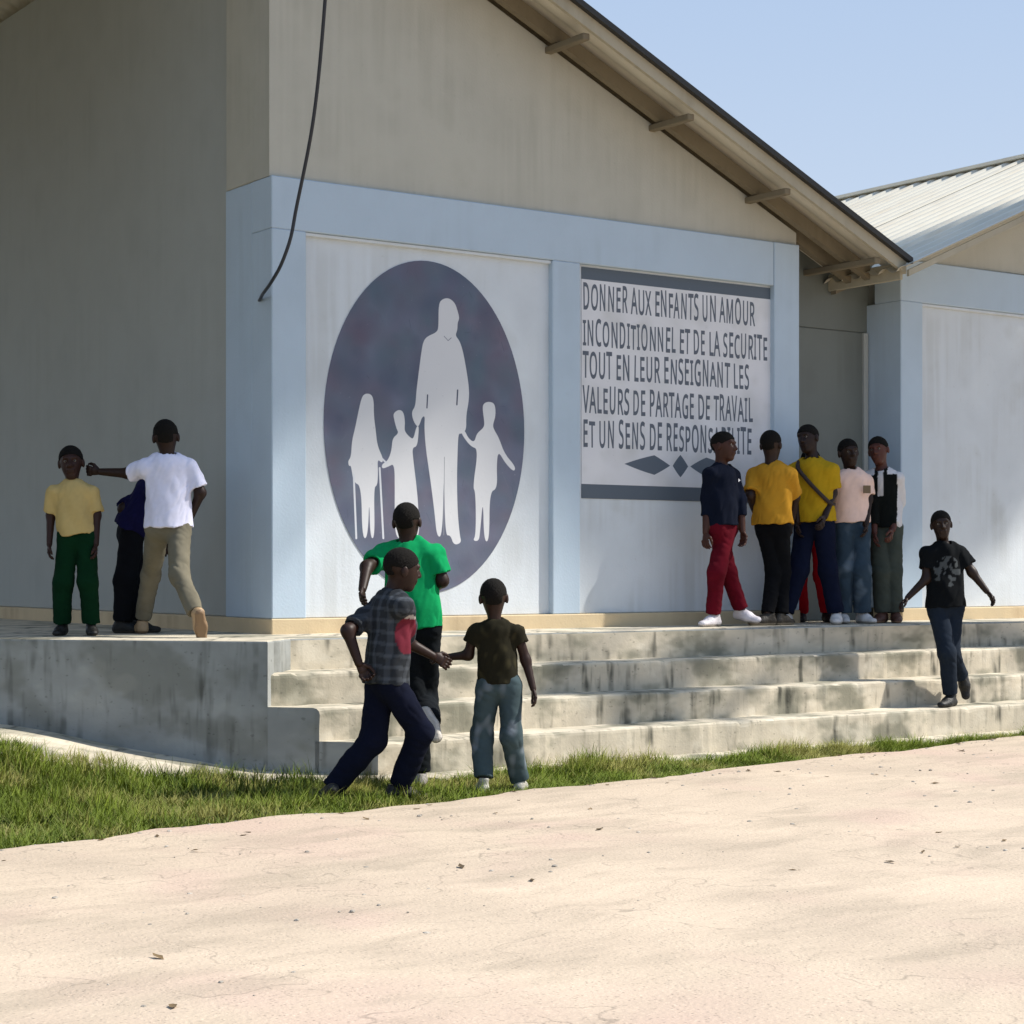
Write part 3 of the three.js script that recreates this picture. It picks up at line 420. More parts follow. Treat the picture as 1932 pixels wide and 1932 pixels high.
function headFns(C, F, U, k) { // C centre, F facing, U up; k scales a 22 cm head
  const R = V().crossVectors(U, F).normalize();                // the person's left when U is up and F forward
  const loc = (fn) => (x, y, z) => { const a = (x - C.x) / k, b = (y - C.y) / k, c = (z - C.z) / k; return fn(a * R.x + b * R.y + c * R.z, a * U.x + b * U.y + c * U.z, a * F.x + b * F.y + c * F.z) * k; };
  const ell = (cx, cy, cz, rx, ry, rz) => (x, y, z) => { const a = (x - cx) / rx, b = (y - cy) / ry, c = (z - cz) / rz, l = Math.sqrt(a * a + b * b + c * c), m = Math.sqrt((a / rx) ** 2 + (b / ry) ** 2 + (c / rz) ** 2) || 1e-6; return l * (l - 1) / m; };
  const cran = ell(0, 0.026, -0.012, 0.073, 0.083, 0.092), face = ell(0, -0.035, 0.022, 0.056, 0.074, 0.066), nose = cap(V(0, 0.008, 0.086), V(0, -0.022, 0.099), 0.008, 0.013), wingA = cap(V(-0.013, -0.026, 0.088), V(0.013, -0.026, 0.088), 0.009, 0.009), chin = cap(V(-0.01, -0.09, 0.054), V(0.01, -0.09, 0.054), 0.02, 0.02), brow = cap(V(-0.034, 0.026, 0.072), V(0.034, 0.026, 0.072), 0.012, 0.012), lipU = cap(V(-0.019, -0.05, 0.08), V(0.019, -0.05, 0.08), 0.0085, 0.0085), lipD = cap(V(-0.015, -0.063, 0.077), V(0.015, -0.063, 0.077), 0.009, 0.009), e1 = ell(-0.03, 0.008, 0.09, 0.017, 0.011, 0.016), e2 = ell(0.03, 0.008, 0.09, 0.017, 0.011, 0.016), ear1 = ell(-0.076, -0.006, -0.01, 0.011, 0.03, 0.019), ear2 = ell(0.076, -0.006, -0.01, 0.011, 0.03, 0.019);
  const skull = (x, y, z) => { let d = smin(cran(x, y, z), face(x, y, z), 0.035); d = smin(d, chin(x, y, z), 0.025); d = smin(d, brow(x, y, z), 0.016); d = smin(d, nose(x, y, z), 0.012); d = smin(d, wingA(x, y, z), 0.008); const s = Math.min(e1(x, y, z), e2(x, y, z)); d = -smin(-d, s, 0.012); d = smin(d, lipU(x, y, z), 0.006); d = smin(d, lipD(x, y, z), 0.006); return smin(d, Math.min(ear1(x, y, z), ear2(x, y, z)), 0.008); };
  const hair = (x, y, z) => Math.max(cran(x, y, z) - 0.0052 - 0.002 * noise(x * 110, y * 110, z * 110), -(y - (0.003 + 0.62 * z)) * 0.85, Math.abs(x) > 0.05 ? -(y - 0.012) : -1);
  return { skull: loc(skull), hair: loc(hair), R, at: (x, y, z) => C.clone().addScaledVector(R, x * k).addScaledVector(U, y * k).addScaledVector(F, z * k) };
}
function handFns(W, D, N, side, k, curl = 0.5, spread = 1) { // W wrist, D along the palm, N out of the back of the hand; side +1 when the thumb lies towards +S
  const S = V().crossVectors(N, D).normalize().multiplyScalar(side), at = (s, d, n) => W.clone().addScaledVector(S, s * k).addScaledVector(D, d * k).addScaledVector(N, n * k), L = [], pts = [];
  L.push(cap(at(0, 0.0, 0), at(0.003, 0.04, 0), 0.022 * k, 0.03 * k, N, 0.5), cap(at(-0.022, 0.066, 0), at(0.024, 0.068, 0), 0.0125 * k, 0.0125 * k));
  const len = [0.06, 0.068, 0.064, 0.05];
  [0.026, 0.009, -0.008, -0.024].forEach((s, i) => { // index to little finger
    let p = at(s, 0.068, 0), a = 0.1 + curl * 0.45; const l = len[i] * k; [0.45, 0.32, 0.25].forEach((fr, j) => { const q = p.clone().addScaledVector(D, Math.cos(a) * l * fr).addScaledVector(N, -Math.sin(a) * l * fr).addScaledVector(S, (1.5 - i) * 0.06 * spread * l * fr); L.push(cap(p, q, (0.0088 - j * 0.0008) * k, (0.0082 - j * 0.0009) * k)); p = q; a += curl * 0.9; pts.push(q); });
  });
  const t0 = at(0.018, 0.018, -0.004), t1 = at(0.043, 0.045, -0.012), t2 = at(0.048, 0.07, -0.022), t3 = at(0.046, 0.09, -0.03); L.push(cap(t0, t1, 0.014 * k, 0.0105 * k), cap(t1, t2, 0.0105 * k, 0.0092 * k), cap(t2, t3, 0.0092 * k, 0.0075 * k)); pts.push(t0, t1, t2, t3, W, at(0, -0.03, 0));
  return [blend(L, 0.006), pts];
}
/* s.z depth of the figure, s.yaw facing (0 towards the lens, 90 to the right, 180 away), j joints as [px, py, depth offset]; l/r are the person's own sides */
function person(s) {
  const k = s.k, j = {}; for (const n in s.j) j[n] = P(s.j[n][0], s.j[n][1], s.z + (s.j[n][2] || 0));
  const ya = s.yaw * Math.PI / 180, F = V(Math.sin(ya), 0, Math.cos(ya)), Lf = V(Math.cos(ya), 0, -Math.sin(ya)), hy = (s.headYaw ?? s.yaw) * Math.PI / 180, hp = (s.headPitch || 0) * Math.PI / 180, HF = V(Math.sin(hy) * Math.cos(hp), Math.sin(hp), Math.cos(hy) * Math.cos(hp));
  const U = j.neck.clone().sub(j.pelvis).normalize(), sw = (s.sw || 0.15) * 0.9 * k, hw = (s.hw || 0.078) * 0.84 * k, tw = (s.twist || 0) * Math.PI / 180, LS = Lf.clone().applyAxisAngle(V(0, 1, 0), tw);
  j.shL ??= j.neck.clone().addScaledVector(LS, sw).addScaledVector(U, -0.062 * k); j.shR ??= j.neck.clone().addScaledVector(LS, -sw).addScaledVector(U, -0.062 * k);
  j.hipL ??= j.pelvis.clone().addScaledVector(Lf, hw); j.hipR ??= j.pelvis.clone().addScaledVector(Lf, -hw);
  const TF = V().crossVectors(LS, U).normalize();              // out of the chest
  const base = V((j.anL.x + j.anR.x) / 2, s.floor, (j.anL.z + j.anR.z) / 2);
  if (s.base) base.copy(P(s.base[0], 0, s.z + (s.base[1] || 0))).setY(s.floor);
  const g = top(s.name || 'person', s.label, 'person', s.group); g.position.copy(base);
  const fin = (q) => { q.translate(-base.x, -base.y, -base.z); return q; };
  const seed = s.seed || 1, nz = (x, y, z, f, o) => noise(x * f + seed * 7 + o, y * f, z * f);
  const skin = hex(s.skin || '#2f1d16'), skinPaint = (x, y, z) => { const t = 1 + 0.12 * nz(x, y, z, 22, 1); return skin.map((c) => c * t); };
  // --- body
  const chest = MV(j.neck, j.pelvis, 0.2), belly = MV(j.neck, j.pelvis, 0.72);
  const arm = (sh, el, wr) => [cap(sh, el, 0.037 * k, 0.034 * k), cap(el, wr, 0.035 * k, 0.0235 * k)];
  const leg = (h, kn, an) => [cap(h, kn, 0.072 * k, 0.048 * k), cap(kn, an, 0.05 * k, 0.031 * k)];
  const headUp = j.head.clone().sub(j.neck).normalize(), HU = headUp.clone().addScaledVector(HF, -headUp.dot(HF)).normalize(), hk = s.hk || 1, H = headFns(j.head, HF, HU, hk);
  const neckTop = H.at(0, -0.055, -0.018), neckLow = j.neck.clone().addScaledVector(TF, -0.01 * k);
  const bodyL = [cap(chest, belly, 0.105 * k, 0.088 * k, TF, 0.7), cap(MV(j.shL, j.shR, 0.04), MV(j.shR, j.shL, 0.04), 0.035 * k, 0.035 * k), cap(belly, j.pelvis, 0.088 * k, 0.09 * k, TF, 0.8), cap(j.hipL, j.hipR, 0.07 * k, 0.07 * k), cap(neckLow, neckTop, 0.047 * k, 0.043 * k), ...arm(j.shL, j.elL, j.wrL), ...arm(j.shR, j.elR, j.wrR), ...leg(j.hipL, j.knL, j.anL), ...leg(j.hipR, j.knR, j.anR)];
  const bodyF = blend(bodyL, 0.03 * k), all = Object.values(j);
  const geos = [nets(bodyF, ...bounds(all, 0.13), 0.012, skinPaint)];
  const skullF = H.skull, nk = cap(neckLow, neckTop, 0.047 * k, 0.043 * k); geos.push(nets((x, y, z) => smin(skullF(x, y, z), nk(x, y, z), 0.03), ...bounds([j.head, neckLow], 0.155 * hk), 0.0055, skinPaint));
  const hand = (el, wr, side, o = {}) => { const D = (o.dir ? P(o.dir[0], o.dir[1], s.z + (o.dir[2] || 0)).sub(wr) : wr.clone().sub(el)).normalize(); let N = (o.back || (side > 0 ? Lf.clone() : Lf.clone().negate())).clone(); N.addScaledVector(D, -N.dot(D)); if (N.length() < 0.1) { N = F.clone().addScaledVector(D, -F.dot(D)); } N.normalize();
    const S = V().crossVectors(N, D); const th = o.thumb ?? (S.dot(F) + S.y * 0.5 > 0 ? 1 : -1); const [f, pts] = handFns(wr, D, N, th, 0.92 * k * (o.k || 1.04), o.curl ?? 0.5); geos.push(nets(f, ...bounds(pts, 0.035), 0.0042, skinPaint)); };
  hand(j.elL, j.wrL, 1, s.handL); hand(j.elR, j.wrR, -1, s.handR);
  const strip = (q) => { q.deleteAttribute('uv'); return q; };
  const body = part('body', fin(mergeGeometries(geos.map(strip))), MC.skin, g);
  part('hair', fin(nets(H.hair, ...bounds([H.at(0, 0.03, -0.01)], 0.125 * hk), 0.006)), MC.hair, g);
  for (const sx of [-1, 1]) { const e = new THREE.SphereGeometry(0.0115 * hk, 12, 8); const p = H.at(sx * 0.029, 0.008, 0.0675); e.scale(1, 1, 1); e.translate(p.x - base.x, p.y - base.y, p.z - base.z); const em = part('eye', e, MC.eye, g); const i = new THREE.SphereGeometry(0.0062 * hk, 10, 6); const pi = H.at(sx * 0.029, 0.008, 0.0742); i.translate(pi.x - base.x, pi.y - base.y, pi.z - base.z); part('iris', i, MC.iris, em); }
  // --- shirt
  const sc = hex(s.shirt.c), sl = s.shirt.sleeve ?? 0.72, loose = s.shirt.loose ?? 0.02, hemP = MV(j.neck, j.pelvis, s.shirt.hem ?? 1.08);
  const fold = (x, y, z, a) => a * (1.1 * noise(x * 8 + seed + y * 3, y * 3, z * 8) + 0.7 * (0.5 - Math.abs(noise(x * 13 - y * 5, y * 5 + seed, z * 13))) + 0.03 * noise(x * 40, y * 26, z * 40 + seed));
  const sleeve = (sh, el, wr) => { const L = []; if (sl <= 1) { const c = MV(sh, el, sl), dir = el.clone().sub(sh).normalize(), f = cap(sh, MV(sh, el, sl + 0.15), 0.054 * k, (0.053 + loose * 0.4) * k), cut = half(c, dir), inn = cap(MV(sh, el, sl + 0.02), MV(sh, el, sl + 0.4), 0.037 * k, 0.045 * k); L.push((x, y, z) => Math.max(f(x, y, z), cut(x, y, z), -inn(x, y, z))); } else { const c = MV(el, wr, sl - 1), dir = wr.clone().sub(el).normalize(), a = cap(sh, el, 0.05 * k, 0.046 * k), b = cap(el, MV(el, wr, sl - 0.9), 0.047 * k, 0.036 * k), cut = half(c, dir); L.push((x, y, z) => smin(a(x, y, z), Math.max(b(x, y, z), cut(x, y, z)), 0.02)); } return L; };
  const shirtL = [cap(chest, hemP.clone().addScaledVector(U, -0.1 * k), (0.116 + loose * 0.6) * k, (0.122 + loose * 1.3) * k, TF, 0.78), cap(MV(j.neck, j.shL, 0.12).addScaledVector(U, -0.022 * k), MV(j.shL, j.shR, 0.05), 0.05 * k, 0.055 * k), cap(MV(j.neck, j.shR, 0.12).addScaledVector(U, -0.022 * k), MV(j.shR, j.shL, 0.05), 0.05 * k, 0.055 * k)];
  const sv = [...sleeve(j.shL, j.elL, j.wrL), ...sleeve(j.shR, j.elR, j.wrR)], hem = half(hemP, U.clone().negate()), nh = cap(j.neck.clone().addScaledVector(U, -0.02 * k).addScaledVector(TF, 0.012), H.at(0, -0.08, -0.01), 0.049 * k, 0.056 * k), torsoF = blend(shirtL, 0.05 * k);
  const shirtF = (x, y, z) => { let d = Math.max(torsoF(x, y, z), hem(x, y, z)); for (const f of sv) d = smin(d, f(x, y, z), 0.028); return Math.max(d, -nh(x, y, z)) + (Math.abs(d) < 0.06 ? fold(x, y, z, (s.shirt.fold ?? 0.006) * 1.15) : 0); };
  const rel = (x, y, z) => { const v = V(x, y, z).sub(j.neck); return [v.dot(LS), -v.dot(U), v.dot(TF)]; };  // left, down from the neck, forward
  const shirtPaint = (x, y, z) => { let c = sc; if (s.shirt.paint) c = s.shirt.paint(...rel(x, y, z), c) || c; const t = 1 + 0.03 * nz(x, y, z, 30, 3) + 0.06 * nz(x, y, z, 5, 5); return c.map((q) => q * t); };
  const sp = [j.neck, j.shL, j.shR, hemP]; for (const [a, b, w] of [[j.shL, j.elL, j.wrL], [j.shR, j.elR, j.wrR]]) sp.push(MV(a, b, Math.min(1, sl)), ...(sl > 1 ? [MV(b, w, sl - 1)] : []));
  const shirt = part('shirt', fin(nets(shirtF, ...bounds(sp, 0.17 * k + 0.02), s.cell || 0.0085, shirtPaint)), MC.cloth, g);
  { // ribbed collar round the neck opening
    const ring = []; for (let i = 0; i < 20; i++) { const a = i / 20 * Math.PI * 2, c = Math.cos(a), d = Math.sin(a); ring.push(j.neck.clone().addScaledVector(LS, c * 0.054 * k).addScaledVector(TF, (d * 0.05 + 0.004) * k).addScaledVector(U, (-0.006 - 0.02 * d) * k).sub(base)); }
    const cg = new THREE.TubeGeometry(new THREE.CatmullRomCurve3(ring, true), 40, 0.0085 * k, 6, true), n = cg.attributes.position.count, cc = new Float32Array(n * 3); for (let i = 0; i < n; i++) cc.set(sc.map((q) => q * 0.9), i * 3); cg.setAttribute('color', new THREE.BufferAttribute(cc, 3)); part('collar', cg, MC.cloth, shirt);
  }
  // --- trousers
  const tc = hex(s.trousers.c), tl = (s.trousers.loose ?? 0.014) - 0.005, cuffT = s.trousers.cuff ?? 0.97, waist = half(MV(j.neck, j.pelvis, 0.84), U);
  const tleg = (h, kn, an) => { const c = MV(kn, an, cuffT), dir = an.clone().sub(kn).normalize(), a = cap(h, kn, (0.074 + tl * 0.5) * k, (0.056 + tl) * k), b = cap(kn, MV(kn, an, cuffT + 0.1), (0.057 + tl) * k, (0.044 + tl * 1.1) * k), cut = half(c, dir); return (x, y, z) => smin(a(x, y, z), Math.max(b(x, y, z), cut(x, y, z)), 0.03); };
  const lA = tleg(j.hipL, j.knL, j.anL), lB = tleg(j.hipR, j.knR, j.anR), hipF = blend([cap(j.hipL.clone().addScaledVector(U, -0.02 * k), j.hipR.clone().addScaledVector(U, -0.02 * k), 0.074 * k, 0.074 * k), cap(j.pelvis, MV(j.pelvis, j.neck, 0.2), 0.1 * k, 0.096 * k, TF, 0.8)], 0.04);
  const wr = (x, y, z) => (s.trousers.fold ?? 0.005) * (0.9 * noise(x * 7 + seed * 3, y * 4, z * 7) + 0.9 * (0.5 - Math.abs(noise(x * 9 + y * 6, y * 11 + seed, z * 9))) + 0.03 * noise(x * 36, y * 40, z * 36));
  const trF = (x, y, z) => { let d = smin(smin(lA(x, y, z), hipF(x, y, z), 0.035), smin(lB(x, y, z), hipF(x, y, z), 0.035), 0.008); d = Math.max(d, waist(x, y, z)); return d + (Math.abs(d) < 0.06 ? wr(x, y, z) : 0); };
  const trPaint = (x, y, z) => { let c = tc; if (s.trousers.paint) c = s.trousers.paint(...rel(x, y, z), c) || c; const t = 1 + 0.04 * nz(x, y, z, 34, 8) + 0.12 * nz(x, y, z, 6, 9); return c.map((q) => q * t); };
  part('trousers', fin(nets(trF, ...bounds([j.hipL, j.hipR, j.knL, j.knR, j.anL, j.anR, MV(j.neck, j.pelvis, 0.84)], 0.13 * k), s.cell || 0.0085, trPaint)), MC.cloth, g);
  // --- shoes
  const shoe = (kn, an, toe, yw, planted, open) => {
    let D = toe ? toe.clone().sub(an) : V(Math.sin(yw), 0, Math.cos(yw)), up; if (planted) { D.y = 0; D.normalize(); up = V(0, 1, 0); } else { D.normalize(); up = kn.clone().sub(an); up.addScaledVector(D, -up.dot(D)).normalize(); }
    const hgt = planted ? an.y - s.floorAt(an) : 0.075 * k, S = V().crossVectors(up, D).normalize(), at = (f, u, sd = 0) => an.clone().addScaledVector(D, f * k).addScaledVector(up, u).addScaledVector(S, sd * k), lo = -hgt, f = s.footLen || 1;
    const L = [cap(at(-0.04, lo + 0.034 * k), at(0.06 * f, lo + 0.032 * k), 0.037 * k, 0.037 * k), cap(at(0.06 * f, lo + 0.028 * k), at(0.135 * f, lo + 0.022 * k), 0.042 * k, 0.034 * k, up, 0.72), cap(at(-0.022, 0.0), at(0.045, lo + 0.045 * k), 0.036 * k, 0.033 * k)], bl = blend(L, 0.025), sole = half(at(0, lo + 0.001), up.clone().negate()), collar = half(at(0, 0.012 * k), up);
    const fn = (x, y, z) => Math.max(bl(x, y, z) + 0.0012 * noise(x * 60, y * 60, z * 60), sole(x, y, z), collar(x, y, z)); const c1 = hex(s.shoe.c), c2 = hex(s.shoe.sole || '#3a352f'), solePt = at(0, lo);
    part('shoe', fin(nets(fn, ...bounds([at(-0.1, lo), at(0.19 * f, lo), at(0, 0.03)], 0.06), 0.006, (x, y, z) => ((x - solePt.x) * up.x + (y - solePt.y) * up.y + (z - solePt.z) * up.z < 0.018 * k ? c2 : c1))), MC.shoe, g);
  };
  s.floorAt ??= () => s.floor;
  const ty = (o) => (((o ?? 0) + s.yaw) * Math.PI / 180);
  shoe(j.knL, j.anL, j.toeL, ty(s.toeOut ?? 12), s.plantL !== false); shoe(j.knR, j.anR, j.toeR, ty(-(s.toeOut ?? 12)), s.plantR !== false);
  if (s.extra) s.extra(g, { j, k, U, TF, LS, H, fin, base, at: (l, d, f) => j.neck.clone().addScaledVector(LS, l).addScaledVector(U, -d).addScaledVector(TF, f) });
  if (s.debug) { const d = (a, b) => +j[a].distanceTo(j[b]).toFixed(2); console.log(s.label.slice(0, 34), 'uarm', d('shL', 'elL'), d('shR', 'elR'), 'fore', d('elL', 'wrL'), d('elR', 'wrR'), 'thigh', d('hipL', 'knL'), d('hipR', 'knR'), 'shin', d('knL', 'anL'), d('knR', 'anR'), 'torso', d('neck', 'pelvis'), 'ank', (j.anL.y - s.floor).toFixed(3), (j.anR.y - s.floor).toFixed(3)); }
  return g;
}
const GRP = 'people standing in a row by the doorway', G2 = 'people running below the steps', G3 = 'people on the shaded terrace';
// three in the shade of the side wall
person({ label: 'person in cream shirt and dark green trousers standing against the grey side wall', group: G3, z: 12.1, yaw: 8, k: 0.82, hk: 0.98, floor: PLAT, seed: 2, skin: '#331e17',
  j: { head: [134, 873], neck: [137, 914], pelvis: [146, 1012], elL: [182, 972, 0.02], wrL: [181, 1028, -0.03], elR: [96, 972, 0.02], wrR: [93, 1028, -0.03], knL: [166, 1098, -0.02], anL: [172, 1179, 0.02], knR: [119, 1098, -0.02], anR: [117, 1179, 0.02] }, sw: 0.165,
  shirt: { c: '#bfa66d', sleeve: 0.86, loose: 0.03, hem: 0.98 }, trousers: { c: '#082b17', loose: 0.026 }, shoe: { c: '#15130f', sole: '#2a2723' } });
person({ label: 'person in white shirt seen from behind, one leg stretched back, arm reaching out', group: G3, z: 12.0, yaw: 188, k: 0.98, hk: 1.0, floor: PLAT, seed: 3, skin: '#2a1a14',
  j: { head: [313, 825], neck: [316, 864], pelvis: [318, 992], elL: [243, 893, 0.06], wrL: [188, 890, 0.1], elR: [378, 930, 0.02], wrR: [360, 975, 0.14], knR: [338, 1085, -0.14], anR: [372, 1163, -0.3], toeR: [376, 1203, -0.24], knL: [285, 1085, 0.3], anL: [268, 1174, 0.45] }, plantR: false, sw: 0.16,
  handL: { curl: 0.7 }, shirt: { c: '#dcdcf0', sleeve: 0.8, loose: 0.03, hem: 1.02, fold: 0.007 }, trousers: { c: '#6f6a5b', loose: 0.012, cuff: 0.9 }, shoe: { c: '#a58a68', sole: '#7a6248' }, footLen: 0.95 });
person({ label: 'person in navy shirt and black trousers bending down behind the white shirt', group: G3, z: 12.55, yaw: 110, k: 0.95, hk: 1.0, floor: PLAT, seed: 4, skin: '#2a1a14', headPitch: -30,
  j: { head: [318, 888], neck: [290, 915], pelvis: [248, 1000], elL: [232, 960, -0.05], wrL: [268, 985, -0.1], elR: [282, 975, 0.12], wrR: [300, 1020, 0.1], knL: [252, 1090, 0.05], anL: [260, 1172, 0.02], knR: [236, 1092, -0.06], anR: [232, 1174, -0.05] }, base: [245],
  shirt: { c: '#17163c', sleeve: 0.9, loose: 0.045, hem: 1.0, fold: 0.009 }, trousers: { c: '#111318', loose: 0.024 }, shoe: { c: '#131210' } });
// running below the steps
person({ label: 'person in green shirt running away towards the steps with one foot raised', group: G2, z: 10.6, yaw: 172, k: 1.0, hk: 0.97, floor: 0.0, seed: 5, skin: '#271812', floorAt: (p) => groundH(p.x, -p.z),
  j: { head: [768, 985], neck: [770, 1026], pelvis: [784, 1178], elL: [692, 1070, -0.14], wrL: [684, 1112, -0.3], elR: [834, 1096, -0.02], wrR: [806, 1122, 0.18], knL: [783, 1335, 0.08], anL: [793, 1462, 0.05], knR: [802, 1322, 0.16], anR: [812, 1362, -0.2], toeR: [830, 1400, -0.28] }, plantR: false, sw: 0.165, base: [793, 0.05],
  shirt: { c: '#0b8a50', sleeve: 0.72, loose: 0.035, hem: 1.06, fold: 0.008 }, trousers: { c: '#12161a', loose: 0.02 }, shoe: { c: '#8b8580', sole: '#b9b2a8' } });
person({ label: 'person in dark grey patterned shirt with red patch, running in navy trousers', group: G2, z: 10.0, yaw: 118, k: 0.97, hk: 1.0, floor: 0.0, seed: 6, skin: '#2a1913', floorAt: (p) => Math.max(groundH(p.x, -p.z), 0), headYaw: 112, headPitch: -8,
  j: { head: [759, 1074], neck: [741, 1122], pelvis: [728, 1288], elL: [656, 1190, -0.12], wrL: [677, 1252, -0.14], elR: [768, 1212, 0.16], wrR: [817, 1238, 0.2], knL: [703, 1398, -0.02], anL: [621, 1492, -0.06], toeL: [591, 1521, -0.02], knR: [795, 1382, 0.0], anR: [752, 1484, 0.06] }, plantL: false, sw: 0.165, hw: 0.07, base: [740, 0],
  handL: { dir: [692, 1282, -0.12], curl: 0.9 }, handR: { curl: 0.35 },
  shirt: { c: '#2a2d31', sleeve: 0.85, loose: 0.03, hem: 1.02, fold: 0.007, paint: (l, d, f, c) => { if (l < -0.03 && d > 0.09 && d < 0.3 && f < 0.16 && f > -0.05 && ((f - 0.05) ** 2 / 0.006 + (d - 0.2) ** 2 / 0.011) < 1) return d < 0.115 ? [0.4, 0.36, 0.34] : [0.13, 0.018, 0.03]; const chk = (Math.sin(l * 105) > 0.55 ? 1 : 0) + (Math.sin(d * 105) > 0.55 ? 1 : 0); return chk ? c.map((q) => q * (1 + chk * 0.9)) : c; } }, trousers: { c: '#0c1020', loose: 0.02 }, shoe: { c: '#141414', sole: '#26231f' } });
person({ label: 'small person in dark olive top and faded jeans walking away', group: G2, z: 10.4, yaw: 182, k: 0.8, hk: 0.95, floor: 0.0, seed: 7, skin: '#2a1913', floorAt: (p) => Math.max(groundH(p.x, -p.z), 0),
  j: { head: [931, 1128], neck: [933, 1176], pelvis: [942, 1290], elL: [884, 1236, 0.02], wrL: [843, 1240, 0.03], elR: [992, 1246, 0.02], wrR: [1006, 1300, -0.02], knL: [909, 1388, 0.03], anL: [912, 1470, -0.05], knR: [964, 1388, -0.02], anR: [981, 1474, 0.06] }, sw: 0.165, hw: 0.085,
  handL: { curl: 0.35 }, shirt: { c: '#211f15', sleeve: 0.42, loose: 0.02, hem: 1.0, fold: 0.007, paint: (l, d, f, c) => { const t = noise(l * 16, d * 9, f * 16); return t > 0.25 ? c.map((q, i) => q * (1 + 1.1 * (t - 0.25) * [1, 0.95, 0.8][i] * 2)) : c; } }, trousers: { c: '#3f4d51', loose: 0.024, paint: (l, d, f, c) => { const t = noise(l * 9 + 4, d * 7, f * 9); return t > 0.2 ? mixc(c, [0.2, 0.23, 0.26], Math.min(1, (t - 0.2) * 1.2)) : c; } }, shoe: { c: '#a9a59a', sole: '#cfc8ba' } });
// row by the doorway
person({ label: 'person in black top, maroon trousers and white trainers with crossed legs', group: GRP, z: 14.05, yaw: 42, k: 1.0, hk: 0.98, floor: PLAT, seed: 8, skin: '#3f241b', headYaw: 60,
  j: { head: [1366, 842], neck: [1362, 881], pelvis: [1362, 992], elL: [1396, 942, 0.04], wrL: [1401, 1003, 0.0], elR: [1334, 942, -0.05], wrR: [1331, 1005, -0.1], knL: [1352, 1080, -0.1], anL: [1346, 1162, -0.06], toeL: [1322, 1162, -0.18], knR: [1374, 1080, 0.03], anR: [1399, 1152, 0.06], toeR: [1422, 1156, -0.02] }, hw: 0.07, sw: 0.145, plantR: false,
  shirt: { c: '#0d1322', sleeve: 1.5, loose: 0.02, hem: 1.0 }, trousers: { c: '#560a19', loose: 0.014, cuff: 0.95 }, shoe: { c: '#cfc9cc', sole: '#a9a3a0' },
  extra: (g, q) => { const c = q.at(0.06, 0.1, 0.115); const e = new THREE.CircleGeometry(0.016, 3); e.lookAt(q.TF); e.translate(c.x - q.base.x, c.y - q.base.y, c.z - q.base.z); part('badge', e, std({ color: 0xcfcfd4, roughness: 0.7, side: THREE.DoubleSide }), g); } });
person({ label: 'person in mustard shirt and black trousers turned away beside the maroon trousers', group: GRP, z: 14.3, yaw: 152, k: 1.0, hk: 1.0, floor: PLAT, seed: 9, skin: '#2b1b14',
  j: { head: [1455, 840], neck: [1456, 881], pelvis: [1458, 990], elL: [1415, 935, -0.04], wrL: [1432, 985, 0.12], elR: [1500, 938, 0.08], wrR: [1493, 990, 0.14], knL: [1460, 1080, 0.05], anL: [1448, 1160, -0.05], toeL: [1424, 1168, -0.1], knR: [1476, 1080, 0.08], anR: [1474, 1160, 0.02] }, sw: 0.16, hw: 0.07,
  shirt: { c: '#b58428', sleeve: 0.85, loose: 0.035, hem: 0.99, fold: 0.007 }, trousers: { c: '#0e0f12', loose: 0.012 }, shoe: { c: '#2a2318', sole: '#7a7264' } });
person({ label: 'tall person in yellow shirt with dark shoulder strap and blue jeans, feet apart', group: GRP, z: 14.6, yaw: -22, k: 1.06, hk: 1.0, floor: PLAT, seed: 10, skin: '#241611', headYaw: -40,
  j: { head: [1524, 828], neck: [1533, 871], pelvis: [1536, 986], elL: [1570, 930, -0.02], wrL: [1556, 975, -0.14], elR: [1500, 930, -0.02], wrR: [1504, 985, -0.06], knL: [1562, 1075, -0.04], anL: [1578, 1158, -0.03], knR: [1508, 1075, -0.05], anR: [1482, 1158, -0.08] }, sw: 0.158,
  shirt: { c: '#ae8c1c', sleeve: 0.75, loose: 0.03, hem: 0.98, fold: 0.007 }, trousers: { c: '#10162a', loose: 0.018 }, shoe: { c: '#cfcac6', sole: '#b0a9a0' },
  extra: (g, q) => { const pts = [q.at(-0.1, 0.0, 0.03), q.at(-0.09, 0.05, 0.1), q.at(-0.02, 0.14, 0.128), q.at(0.08, 0.25, 0.125), q.at(0.14, 0.32, 0.06), q.at(0.15, 0.33, -0.02)].map((p) => p.sub(q.base)); const t = new THREE.TubeGeometry(new THREE.CatmullRomCurve3(pts), 40, 0.017, 6); part('strap', t, std({ color: new THREE.Color(0.03, 0.018, 0.015), roughness: 0.8 }), g); } });
